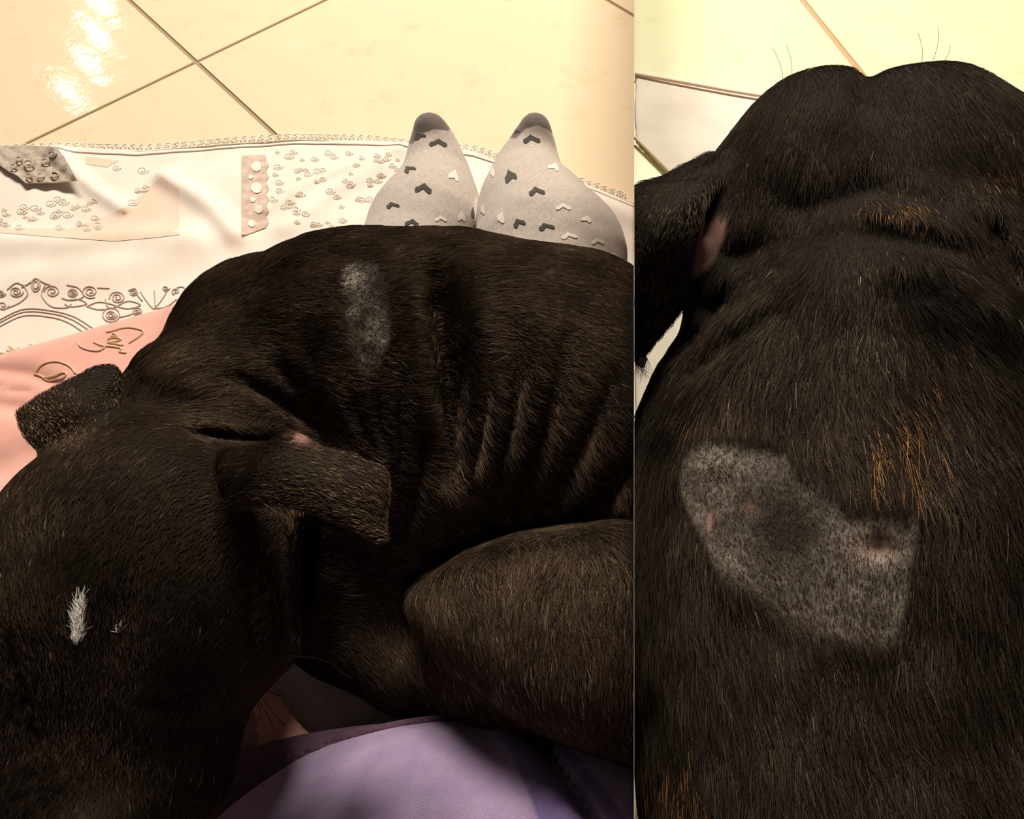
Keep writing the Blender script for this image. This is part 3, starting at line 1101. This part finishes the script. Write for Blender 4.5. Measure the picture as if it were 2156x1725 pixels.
def dog_l_fn(P, detail=True):
    C = to_cam(P)
    Q = to_px(P)
    d = sd_chain(C, [(590, 720, 0.495, 180), (770, 748, 0.485, 244), (960, 772, 0.480, 266), (1180, 835, 0.475, 290), (1420, 960, 0.47, 320)], 0.025)
    d = smin(d, sd_ell(C, 780, 690, 0.458, 170, 130, 0.055, 8), 0.035)           # shoulder blade
    d = smin(d, sd_ell(C, 960, 980, 0.475, 260, 230, 0.085), 0.05)              # flank
    d = smin(d, sd_chain(C, [(590, 780, 0.48, 175), (490, 880, 0.43, 175), (410, 980, 0.39, 185)], 0.03), 0.03)  # neck
    d = smin(d, sd_ell(C, 690, 1110, 0.465, 180, 180, 0.055), 0.03)              # chest in the shade
    d = smin(d, sd_ell(C, 830, 1290, 0.465, 230, 160, 0.045), 0.03)
    th = sd_chain(C, [(950, 1265, 0.405, 82), (1080, 1270, 0.392, 150), (1250, 1300, 0.385, 215), (1450, 1340, 0.385, 265)], 0.03)  # thigh
    th = smin(th, sd_chain(C, [(1400, 1480, 0.425, 170), (1100, 1430, 0.435, 120), (880, 1375, 0.455, 100), (690, 1310, 0.462, 85)], 0.03), 0.03)
    d = smin(d, th, 0.010)
    # head
    hd = sd_ell(C, 336, 1148, 0.345, 282, 262, 0.066)
    hd = smin(hd, sd_ell(C, 270, 1260, 0.335, 250, 250, 0.064), 0.02)
    hd = smin(hd, sd_ell(C, 470, 1270, 0.345, 172, 205, 0.055, -8), 0.02)        # cheek
    hd = smin(hd, sd_ell(C, 88, 1300, 0.350, 122, 165, 0.05), 0.02)
    hd = smin(hd, sd_ell(C, 400, 1400, 0.335, 120, 80, 0.040, 20), 0.015)        # brow over the closed eye
    hd = smin(hd, sd_chain(C, [(255, 1420, 0.330, 215), (215, 1600, 0.322, 205), (190, 1780, 0.320, 170)], 0.02), 0.022)   # muzzle
    hd = smin(hd, sd_chain(C, [(375, 1530, 0.335, 108), (345, 1660, 0.330, 95), (270, 1800, 0.325, 90)], 0.02), 0.015)      # lip
    hd = smin(hd, sd_chain(C, [(30, 1500, 0.335, 90), (20, 1660, 0.330, 85)], 0.02), 0.012)
    hd = smin(hd, sd_ell(C, 205, 1735, 0.285, 70, 55, 0.02), 0.010)              # nose
    d = smin(d, hd, 0.018)
    if detail:
        e = np.minimum(sd_sheet(P, L_EAR_NEAR, 0.0032), sd_sheet(P, L_EAR_FAR, 0.0034))
        e = smin(e, sd_chain(C, L_EAR_ROLL, 0.002), 0.004)
        e = smin(e, sd_ell(C, 625, 930, 0.304, 38, 22, 0.007, 0), 0.006)
        d = smin(d, e, 0.007)
        front = np.clip((0.50 - C[:, 2]) / 0.04, 0, 1)
        for line, a, w in WRINKLES:
            dd, t = seg_dist(Q, line)
            m = dd < 3 * w
            if m.any():
                d[m] += 1.3 * a * np.exp(-(dd[m] / w) ** 2) * np.sin(np.clip(t[m] * 0.9 + 0.05, 0, 1) * math.pi) ** 0.5 * front[m]
        # raised rims beside the deep folds
        for line, a, w in (([(860, 620), (870, 740), (885, 860)], 0.005, 30), ([(985, 640), (1000, 780), (990, 900)], 0.004, 25), ([(1045, 800), (1040, 900), (1015, 1000)], 0.004, 16), ([(1130, 790), (1110, 890), (1070, 1000)], 0.004, 18)):
            dd, t = seg_dist(Q, line)
            d -= a * np.exp(-(dd / w) ** 2) * front
        d = d + 0.0008 * wob(P, 60, 21)
    return d


dog_l = empty('dog', (-0.25, 0.15, 0.15))
tag(dog_l, 'sleeping black dog curled up on the lap, head on pink cushion', 'dog')
body_l = sculpt('body', dog_l_fn, (-0.60, -0.20, 0.10), (0.06, 0.48, 0.46), 0.0026, M_skin, dog_l, cut=1, smooth_it=2)
SHAVE_L = [(712, 560), (745, 545), (790, 555), (812, 600), (825, 660), (820, 720), (800, 775), (770, 800), (740, 770), (722, 700), (712, 630)]


def marks_l(Q, P):
    sh = np.clip(poly_sd(Q, SHAVE_L) / 14 + 0.2, 0, 1)
    tex = np.clip(0.6 + 0.7 * wob(P, 190, 31) + 0.6 * wob(P, 420, 32), 0.05, 1.3)
    k = np.exp(-(((Q[:, 0] - 740) / 34) ** 2 + ((Q[:, 1] - 580) / 36) ** 2))
    k += 0.8 * np.exp(-(seg_dist(Q, [(735, 650), (765, 690), (800, 722)])[0] / 14) ** 2)
    shaved = sh * np.clip(0.34 + 0.80 * k, 0, 1) * tex
    pink = 0.9 * np.exp(-(((Q[:, 0] - 632) / 22) ** 2 + ((Q[:, 1] - 922) / 13) ** 2))
    br = np.zeros(len(Q))
    for x, y, rx, ry, a in ((490, 1055, 50, 22, 0.5), (565, 1045, 12, 10, 1.0), (545, 1300, 25, 70, 0.45), (700, 1030, 120, 70, 0.20), (780, 1115, 30, 12, 0.6), (350, 780, 60, 40, 0.25), (120, 880, 90, 50, 0.30), (760, 780, 60, 30, 0.3)):
        br += a * np.exp(-(((Q[:, 0] - x) / rx) ** 2 + ((Q[:, 1] - y) / ry) ** 2))
    wh = np.clip(poly_sd(Q, [(168, 1258), (176, 1275), (174, 1320), (172, 1358), (156, 1358), (152, 1320), (160, 1290)]) / 6 + 0.5, 0, 1)
    wh = np.maximum(wh, np.clip(poly_sd(Q, [(236, 1328), (256, 1326), (260, 1340), (244, 1342)]) / 4 + 0.4, 0, 1) * 0.35)
    return shaved, pink, np.clip(br, 0, 1), wh, sh


bv = world_verts(body_l)
bq = to_px(bv)
sh_, pk_, br_, wh_, _ = marks_l(bq, bv)
attr(body_l.data, 'shaved', sh_)
attr(body_l.data, 'pink', pk_)
attr(body_l.data, 'brown', br_ * 0.6)

GUIDE_L = [  # coat lies from the nose over the skull, back along the neck and trunk
    (200, 1700, 0, -1), (300, 1500, 0.1, -1), (100, 1350, -0.3, -1), (250, 1250, 0.05, -1), (450, 1300, 0.6, -1), (560, 1300, 0.9, -0.7), (40, 1150, -0.5, -1), (300, 1000, 0.15, -1),
    (420, 1060, 0.7, -0.5), (560, 1010, 1, 0.1), (700, 1030, 1, 0.25), (790, 1060, 1, 0.35), (120, 880, -0.8, -0.6), (220, 790, 0.6, -0.4), (350, 800, 0.5, -0.9), (450, 650, 0.9, -0.8), (600, 540, 1, -0.35),
    (620, 700, 1, -0.3), (700, 850, 1, 0.1), (780, 500, 1, -0.3), (760, 680, 0.6, 0.7), (880, 560, 1, -0.5), (900, 700, 1, -0.2), (1020, 560, 1, -0.2), (1000, 720, 1, 0.02), (1150, 600, 1, 0.1), (1150, 760, 1, 0.3),
    (1300, 650, 1, 0.3), (1300, 820, 0.8, 0.6), (1230, 960, 0.6, 0.75), (1080, 950, 0.7, 0.7), (980, 1080, 0.5, 0.8), (850, 950, 1, 0.2), (1330, 1050, 0.6, 0.7), (1000, 1200, 0.5, 0.6), (1150, 1220, -0.2, 1), (1300, 1250, -0.1, 1),
    (1100, 1400, -0.15, 1), (1300, 1450, -0.1, 1), (850, 1350, 0.3, 1)]


def coat(name, body, n, guides, fn_len, fn_col, keep, parent, weight, rad=0.00013, jitter=0.20, lift=0.20, trim=None, solid=None, comb=1.6):
    P, N = sample_surface(body.data, n, weight)
    Q = to_px(P)
    v = flow(Q, guides)
    ang = 0.25 * wob(P, 45, 41) + 0.22 * wob(P, 330, 42) + jitter * rng.normal(size=len(P))
    c, s = np.cos(ang), np.sin(ang)
    v = np.stack([v[:, 0] * c - v[:, 1] * s, v[:, 0] * s + v[:, 1] * c], 1)
    T = v[:, :1] * CR + (-v[:, 1:]) * CU
    T = T - (T * N).sum(1)[:, None] * N
    ln = np.linalg.norm(T, axis=1)
    T /= ln[:, None] + 1e-6
    L = fn_len(P, Q) * rng.uniform(0.65, 1.15, len(P))
    col = fn_col(P, Q)
    if trim is not None:
        s0 = poly_sd(Q, trim)
        s1 = poly_sd(to_px(P + T * L[:, None]), trim)
        mg = rng.uniform(2, 14, len(P))
        m = (s0 < 0) & (s1 > mg)
        L[m] *= np.clip((mg[m] - s0[m]) / (s1[m] - s0[m] + 1e-3), 0.05, 1)
    ok = (ln > 0.08) & (L > 0.0004) & keep(P, P + T * L[:, None])
    P, N, T, L, col = P[ok], N[ok], T[ok], L[ok], col[ok]
    lf = np.maximum(lift * rng.uniform(0.5, 1.6, len(P)), np.minimum(0.0024 / L, 0.9))
    if solid is not None:       # comb strands out of the folds they would dive into
        tip = P + L[:, None] * (T * np.cos(lf * 0.45)[:, None] + N * np.sin(lf * 0.45)[:, None])
        s = solid(tip)
        m = s < 0.0006
        lf[m] = np.minimum(lf[m] + comb * np.arcsin(np.clip((0.0010 - s[m]) / L[m], 0, 0.9)), 1.6)
        L[m & (L > 0.005)] *= 0.62
    r = rad * rng.uniform(0.7, 1.3, len(P))
    return make_hair(name, P - N * 0.0002, N, T, L, lf, r, col, M_hair, parent)


def base_color(n, P, c0=(0.015, 0.0100, 0.0066), sig=0.5):
    k = np.exp(sig * rng.normal(size=n))[:, None] * (1 + 0.35 * wob(P, 40, 51) + 0.35 * wob(P, 260, 52))[:, None]
    k = np.clip(k, 0.15, 5)
    c = np.array(c0)[None] * k
    return c


def col_l(P, Q):
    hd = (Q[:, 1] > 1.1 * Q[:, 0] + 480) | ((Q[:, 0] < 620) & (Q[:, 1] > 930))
    c = base_color(len(P), P, sig=np.where(hd | (poly_sd(Q, [(580, 900), (850, 980), (810, 1160), (500, 1070)]) > 0), 0.25, 0.5))
    sh, pk, br, wh, _ = marks_l(Q, P)
    m = rng.random(len(P)) < np.clip(br, 0, 1) * 0.75
    c[m] = np.array([0.064, 0.042, 0.024]) * rng.uniform(0.5, 1.4, m.sum())[:, None]
    m = rng.random(len(P)) < wh * 0.9
    c[m] = np.array([0.20, 0.19, 0.17])
    pk_m = rng.random(len(P)) < 0.004
    c[pk_m] = (0.085, 0.075, 0.06)
    c *= 1.15
    er = (poly_sd(Q, [(580, 900), (850, 980), (810, 1160), (500, 1070)]) > 0) | (poly_sd(Q, [(20, 840), (240, 740), (280, 800), (240, 870), (160, 950), (40, 960)]) > 0)
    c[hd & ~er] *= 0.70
    c[er] *= 1.3
    tg = ((Q[:, 0] > 880) & (Q[:, 1] > 1380) & (Q[:, 1] < 1480)) & (rng.random(len(P)) < 0.03)
    c[tg] = (0.12, 0.10, 0.08)
    return c


def len_l(P, Q):
    _, pk, br, wh, sh = marks_l(Q, P)
    L = np.full(len(P), 0.0105)
    head = poly_sd(Q, [(0, 900), (300, 850), (560, 920), (850, 1000), (850, 1180), (640, 1200), (640, 1400), (500, 1600), (400, 1800), (-200, 1800), (-200, 900)]) > 0
    L[head] = 0.0055
    ear = poly_sd(Q, [(580, 900), (850, 980), (810, 1160), (560, 1060)]) > 0
    L[ear] = 0.0036
    L[poly_sd(Q, [(20, 840), (240, 740), (280, 800), (240, 870), (160, 950), (40, 960)]) > 0] = 0.0022
    L *= 1 - 0.86 * sh
    L[(sh > 0.35) & (rng.random(len(P)) < 0.90)] = 0
    L[pk > 0.4] *= 0.2
    return L


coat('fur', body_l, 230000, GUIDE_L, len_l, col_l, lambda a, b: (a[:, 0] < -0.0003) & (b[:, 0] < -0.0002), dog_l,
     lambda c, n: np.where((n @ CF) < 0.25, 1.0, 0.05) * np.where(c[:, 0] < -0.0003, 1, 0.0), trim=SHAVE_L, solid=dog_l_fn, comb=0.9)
coat('stubble', body_l, 6500, GUIDE_L, lambda P, Q: np.full(len(P), 0.0018), lambda P, Q: base_color(len(P), P), lambda a, b: a[:, 0] < -0.01, dog_l,
     lambda c, n: (poly_sd(to_px(c), SHAVE_L) > -4).astype(float), rad=0.00011, jitter=0.5, lift=0.5)

coat('forehead_streak', body_l, 900, GUIDE_L, lambda P, Q: np.full(len(P), 0.0050), lambda P, Q: np.array([0.22, 0.21, 0.19]) * rng.uniform(0.5, 1.1, len(P))[:, None], lambda a, b: a[:, 0] < -0.01, dog_l,
     lambda c, n: np.clip(marks_l(to_px(c), c)[3] - 0.2, 0, 1), rad=0.00014, jitter=0.35, lift=0.3)
# whiskers and brow hairs
bl = bvh_of(body_l)
wl = []
for root, pts in (((548, 1462), [(580, 1540, 0.40)]), ((545, 1465), [(548, 1510, 0.38), (515, 1560, 0.395)]), ((552, 1458), [(575, 1500, 0.38), (600, 1530, 0.40)]), ((605, 1385), [(680, 1390, 0.36), (740, 1430, 0.37)])):
    p, n = on_surface(bl, root[0] - 12, root[1] - 6, 0)
    if p is None:
        continue
    g = [p] + [at(*q) for q in pts]
    wl.append([np.array(q) for q in smooth_line(g, 6)])
for g in wl:
    tube_curve('whisker', g, 0.00022, M_whisker, dog_l, res=1)

# ------------------------------------------------------------------ standing dog seen from behind
R_EAR = sheet_points([
    [(1510, 365, 0.352), (1480, 410, 0.338), (1470, 480, 0.338), (1468, 560, 0.350)],
    [(1440, 380, 0.356), (1420, 440, 0.330), (1425, 520, 0.332), (1440, 615, 0.352)],
    [(1380, 398, 0.362), (1365, 470, 0.334), (1370, 580, 0.336), (1408, 670, 0.356)],
    [(1315, 410, 0.366), (1310, 500, 0.342), (1315, 640, 0.345), (1350, 742, 0.360)]], 30, 34)
R_EAR2 = sheet_points([
    [(2130, 380, 0.372), (2120, 440, 0.360), (2115, 520, 0.368)],
    [(2200, 390, 0.376), (2190, 470, 0.352), (2180, 580, 0.368)],
    [(2270, 410, 0.385), (2260, 520, 0.360), (2240, 680, 0.372)]], 22, 26)
STEP = [(1490, 905), (1560, 912), (1655, 928), (1680, 985), (1740, 1008), (1795, 1058), (1860, 1068), (1945, 1045)]
SHAVE_R = [(1440, 945), (1490, 912), (1560, 916), (1650, 934), (1676, 992), (1738, 1014), (1790, 1064), (1860, 1076), (1938, 1058), (1936, 1120), (1918, 1190), (1912, 1260), (1888, 1345), (1850, 1352), (1780, 1345), (1690, 1320),
           (1620, 1290), (1560, 1235), (1500, 1180), (1470, 1120), (1440, 1060), (1425, 1000)]


def dog_r_fn(P):
    C = to_cam(P)
    Q = to_px(P)
    d = sd_ell(C, 1725, 370, 0.385, 200, 200, 0.062)
    d = smin(d, sd_ell(C, 1925, 365, 0.385, 210, 202, 0.062), 0.006)
    d = smin(d, sd_ell(C, 1825, 450, 0.385, 325, 190, 0.064), 0.02)
    d = smin(d, sd_ell(C, 2060, 420, 0.39, 175, 190, 0.055, 30), 0.02)
    d = smin(d, sd_ell(C, 1590, 420, 0.39, 120, 110, 0.045, -30), 0.02)
    d = smin(d, sd_chain(C, [(1830, 520, 0.40, 300), (1830, 760, 0.39, 360), (1800, 1000, 0.39, 450)], 0.03), 0.02)
    d = smin(d, sd_ell(C, 1800, 1000, 0.375, 440, 330, 0.075), 0.03)
    d = smin(d, sd_chain(C, [(1790, 1250, 0.40, 490), (1850, 1640, 0.40, 452), (1960, 2000, 0.41, 420)], 0.05), 0.05)
    d = smin(d, sd_ell(C, 1640, 850, 0.37, 200, 260, 0.07, 20), 0.04)
    d = smin(d, sd_chain(C, [(1560, 470, 0.372, 80), (1530, 540, 0.368, 75), (1525, 585, 0.368, 70)], 0.02), 0.02)
    # muzzle beyond the brow, chest and legs, out of sight from here
    muz = sd_chain(C, [wpt(0.125, 0.335, 0.355, 0.05), wpt(0.13, 0.40, 0.325, 0.038)], 0.02)
    d = smin(d, muz, 0.02)
    ch = sd_chain(C, [wpt(0.10, 0.05, 0.29, 0.095), wpt(0.11, -0.12, 0.29, 0.095), wpt(0.115, -0.30, 0.30, 0.085)], 0.03)
    d = smin(d, ch, 0.04)
    for x, y, y2 in ((0.055, 0.06, 0.075), (0.165, 0.06, 0.075)):
        d = smin(d, sd_chain(C, [wpt(x, y, 0.26, 0.042), wpt(x, y, 0.14, 0.026), wpt(x, y, 0.03, 0.020), wpt(x, y2 + 0.03, 0.022, 0.020)], 0.012), 0.02)
    for x in (0.06, 0.17):
        d = smin(d, sd_chain(C, [wpt(x, -0.29, 0.26, 0.060), wpt(x, -0.25, 0.17, 0.042), wpt(x, -0.33, 0.10, 0.022), wpt(x, -0.31, 0.025, 0.019), wpt(x, -0.27, 0.021, 0.019)], 0.012), 0.02)
    e = np.minimum(sd_sheet(P, R_EAR, 0.0034), sd_sheet(P, R_EAR2, 0.0036))
    e = smin(e, sd_chain(C, [(1500, 345, 0.358, 26), (1440, 372, 0.362, 20), (1360, 398, 0.366, 12), (1310, 412, 0.37, 8)], 0.004), 0.004)
    e = np.minimum(e, sd_chain(C, [(1335, 735, 0.40, 22), (1350, 760, 0.40, 13), (1354, 774, 0.40, 5)], 0.002))
    d = smin(d, e, 0.008)
    for line, a, w in (([(1825, 150), (1822, 190), (1820, 230)], 0.004, 24), ([(1560, 545), (1700, 505), (1850, 498), (1990, 530), (2080, 590)], 0.0055, 42), ([(1500, 640), (1560, 600), (1640, 560)], 0.005, 20),
                       ([(1450, 720), (1530, 650), (1620, 600)], 0.005, 18), ([(1460, 780), (1560, 700), (1640, 650)], 0.004, 18),
                       ([(1690, 440), (1830, 405), (1980, 450)], 0.004, 36), ([(2090, 480), (2130, 560), (2156, 640)], 0.008, 22)):
        dd, t = seg_dist(Q, line)
        m = dd < 3 * w
        d[m] += a * np.exp(-(dd[m] / w) ** 2)
    for line, a, w in (([(1880, 560), (2000, 560), (2100, 640)], 0.005, 34), ([(1840, 440), (1930, 460), (2010, 490)], 0.004, 24)):
        dd, t = seg_dist(Q, line)
        d -= a * np.exp(-(dd / w) ** 2)
    # clipped area sits below the level of the coat
    sd = poly_sd(Q, SHAVE_R)
    d = d + 0.0022 * np.clip(sd / 20, 0, 1)
    for x, y, rx, ry, a in ((1850, 1155, 26, 20, 0.0022), (1580, 1068, 16, 16, 0.0008)):
        d = d + a * np.exp(-(((Q[:, 0] - x) / rx) ** 2 + ((Q[:, 1] - y) / ry) ** 2))
    d = d - 0.0012 * np.exp(-((np.hypot(Q[:, 0] - 1855, (Q[:, 1] - 1155) * 1.1) - 55) / 20) ** 2)
    d = np.maximum(d, 0.0090 - P[:, 2])
    return d + 0.0010 * wob(P, 45, 61)


dog_r = empty('dog', (0.11, -0.1, 0.0))
tag(dog_r, 'black dog standing with its back to us, large clipped bald patch on its shoulders', 'dog')
body_r = sculpt('body', dog_r_fn, (-0.02, -0.44, 0.0), (0.30, 0.46, 0.50), 0.0026, M_skin, dog_r, cut=-1, smooth_it=2)


def marks_r(Q, P):
    sd = poly_sd(Q, SHAVE_R)
    soft = np.clip((Q[:, 1] - 1130 - 0.25 * (1900 - Q[:, 0])) / 120 + 0.5, 0, 1) * np.clip((1900 - Q[:, 0]) / 60, 0, 1)
    wsd = sd + soft * 30 * wob(P, 130, 73)
    sh = np.clip(wsd / (8 + 110 * soft) + 0.5 - 0.15 * soft, 0, 1)
    low = np.clip(poly_sd(Q, [(1560, 1290), (1660, 1320), (1790, 1350), (1760, 1400), (1680, 1450), (1610, 1430), (1570, 1370)]) / 90 + 0.15, 0, 1) * 0.45
    tone = 0.47 + 0.28 * wob(P, 50, 71) + 0.22 * wob(P, 140, 72)
    tone += 0.62 * np.exp(-(((Q[:, 0] - 1500) / 80) ** 2 + ((Q[:, 1] - 980) / 90) ** 2)) + 0.4 * np.exp(-(((Q[:, 0] - 1855) / 75) ** 2 + ((Q[:, 1] - 1150) / 60) ** 2))
    tone += 0.25 * np.exp(-(((Q[:, 0] - 1830) / 60) ** 2 + ((Q[:, 1] - 1290) / 50) ** 2)) + 0.25 * np.exp(-(((Q[:, 0] - 1530) / 50) ** 2 + ((Q[:, 1] - 1170) / 50) ** 2))
    tone -= 0.50 * np.exp(-(((Q[:, 0] - 1670) / 70) ** 2 + ((Q[:, 1] - 1120) / 60) ** 2)) + 0.3 * np.exp(-(((Q[:, 0] - 1600) / 60) ** 2 + ((Q[:, 1] - 940) / 40) ** 2))
    shaved = np.clip(np.maximum(sh, low) * np.clip(tone, 0.12, 1.1), 0, 1)
    pink = 0.8 * np.clip(poly_sd(Q, [(1490, 1075), (1500, 1075), (1500, 1105), (1494, 1122), (1487, 1115)]) / 5 + 0.5, 0, 1)
    pink += 0.45 * np.exp(-(((Q[:, 0] - 1580) / 20) ** 2 + ((Q[:, 1] - 1068) / 14) ** 2)) + 0.55 * np.exp(-(((Q[:, 0] - 1848) / 45) ** 2 + ((Q[:, 1] - 1150) / 32) ** 2))
    ear = np.clip(poly_sd(Q, [(1478, 462), (1498, 462), (1505, 448), (1534, 452), (1526, 500), (1505, 545), (1480, 575), (1455, 590), (1462, 540)]) / 8 + 0.4, 0, 1)
    pink += 0.62 * ear * np.clip(0.75 + 0.4 * wob(P, 120, 79), 0.2, 1.2)
    br = np.zeros(len(Q))
    for x, y, rx, ry, a in ((1846, 950, 13, 45, 1.0), (1905, 890, 24, 34, 0.5), (1930, 980, 60, 60, 0.18), (1480, 870, 60, 35, 0.15), (1460, 1700, 50, 55, 0.35), (1880, 440, 75, 20, 0.40), (2110, 380, 50, 25, 0.3), (1380, 1640, 60, 80, 0.25), (1960, 840, 12, 30, 0.3)):
        br += a * np.exp(-(((Q[:, 0] - x) / rx) ** 2 + ((Q[:, 1] - y) / ry) ** 2))
    return shaved, np.clip(pink, 0, 1), np.clip(br, 0, 1), sh, low, ear


rv = world_verts(body_r)
rq_ = to_px(rv)
sh_, pk_, br_, _, _, _ = marks_r(rq_, rv)
attr(body_r.data, 'shaved', sh_)
attr(body_r.data, 'pink', pk_)
attr(body_r.data, 'brown', br_ * 0.3)

GUIDE_R = [(1725, 200, -0.1, 1), (1930, 200, 0.1, 1), (1600, 300, -0.6, 1), (2080, 320, 0.6, 1), (1825, 330, 0, 1), (1420, 480, -0.4, 1), (1370, 640, -0.1, 1), (1650, 560, -0.8, 0.7), (1830, 480, 0, 1), (1560, 680, -0.9, 0.8),
           (1480, 800, -0.9, 0.7), (1700, 760, -0.25, 1), (1830, 720, 0.05, 1), (2000, 620, 0.9, 0.6), (2100, 720, 0.9, 0.7), (1950, 800, 0.4, 1), (2080, 900, 0.5, 1), (1400, 900, -0.9, 0.6), (1400, 1050, -0.3, 1), (1620, 880, 0.05, 1), (1750, 920, 0.2, 1),
           (1860, 950, 0.15, 1), (2000, 1000, 0.3, 1), (2100, 1100, 0.25, 1), (1500, 1000, 0.9, 0.25), (1560, 1080, 0.4, 0.9), (1700, 1100, 0.3, 1), (1850, 1150, 0.1, 1), (1600, 1230, 0.5, 1), (1400, 1250, 0.05, 1), (1450, 1450, 0.25, 1), (1700, 1400, 0.35, 1),
           (1900, 1300, 0.05, 1), (2050, 1300, 0.2, 1), (1850, 1500, 0.3, 1), (2080, 1550, 0.35, 1), (1650, 1650, 0.3, 1), (1400, 1650, 0.3, 1), (1950, 1700, 0.35, 1)]


def col_r(P, Q):
    c = base_color(len(P), P, (0.0135, 0.0098, 0.0074), np.where(Q[:, 1] < 560, 0.25, 0.5))
    sh, pk, br, sm, low, ear = marks_r(Q, P)
    m = rng.random(len(P)) < np.clip(br, 0, 1) * 0.8
    c[m] = np.array([0.12, 0.058, 0.022]) * rng.uniform(0.4, 1.4, m.sum())[:, None]
    k = rng.random(len(P)) < 0.002
    c[k] = (0.09, 0.08, 0.065)
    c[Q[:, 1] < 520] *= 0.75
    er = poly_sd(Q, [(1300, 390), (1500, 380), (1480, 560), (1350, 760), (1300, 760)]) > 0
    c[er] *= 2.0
    s = (sm > 0.6)
    c[s] = np.array([0.022, 0.017, 0.014]) * rng.uniform(0.6, 1.6, s.sum())[:, None]
    return c


def len_r(P, Q):
    _, pk, _, sm, low, ear = marks_r(Q, P)
    L = np.full(len(P), 0.0150)
    L[Q[:, 1] < 620] = 0.0075
    L = np.where((Q[:, 1] >= 560) & (Q[:, 1] < 800), 0.0075 + 0.0075 * np.clip((Q[:, 1] - 560) / 240, 0, 1), L)
    L[(Q[:, 0] < 1480) & (Q[:, 1] > 380) & (Q[:, 1] < 740)] = 0.004
    # the coat overhangs the upper rim of the clipped area and thins out along the lower one
    sd = poly_sd(Q, SHAVE_R)
    up = (sd > -45) & (sd <= 0) & (Q[:, 1] > 1150)
    L[up] *= 0.6
    lf = np.clip(sm * 1.6 - 0.3, 0, 1)
    L = L * (1 - lf) + lf * (0.0019 + 0.0012 * np.clip((Q[:, 1] - 1150) / 200, 0, 1) + 0.0008 * (wob(P, 60, 77) > 0.2))
    L = L * (1 - 0.9 * low)
    L[ear > 0.3] = 0.0003
    L[pk > 0.5] *= 0.35
    L[(sm > 0.55) & (rng.random(len(P)) < 0.85)] = 0
    return L


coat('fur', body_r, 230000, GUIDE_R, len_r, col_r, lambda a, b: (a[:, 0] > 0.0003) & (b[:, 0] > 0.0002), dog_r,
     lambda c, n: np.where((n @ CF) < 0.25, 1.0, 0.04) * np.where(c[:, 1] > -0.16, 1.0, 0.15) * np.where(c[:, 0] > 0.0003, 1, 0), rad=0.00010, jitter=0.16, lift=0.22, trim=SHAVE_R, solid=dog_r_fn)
coat('stubble', body_r, 26000, GUIDE_R, lambda P, Q: np.where(marks_r(Q, P)[1] > 0.45, 0.0006, 0.0017 + 0.0014 * np.clip((Q[:, 1] - 1150) / 200, 0, 1)), lambda P, Q: base_color(len(P), P), lambda a, b: a[:, 0] > 0.01, dog_r,
     lambda c, n: (poly_sd(to_px(c), SHAVE_R) > -4).astype(float), rad=0.00012, jitter=0.25, lift=0.5)
br2 = bvh_of(body_r)
wl = []
for root, tip in (((1938, 150), (1932, 70)), ((1955, 148), (1975, 60)), ((1970, 150), (2000, 95)), ((1650, 185), (1625, 100)), ((1665, 180), (1655, 95))):
    p, n = on_surface(br2, root[0], root[1], 0)
    if p is None:
        continue
    e = at(tip[0], tip[1], 0.40)
    wl.append([p * (1 - t) + e * t + np.array([0.002 * math.sin(t * 3), 0, 0]) for t in np.linspace(0, 1, 7)])
for g in wl:
    tube_curve('whisker', g, 0.00014, M_whisker, dog_r, res=1)
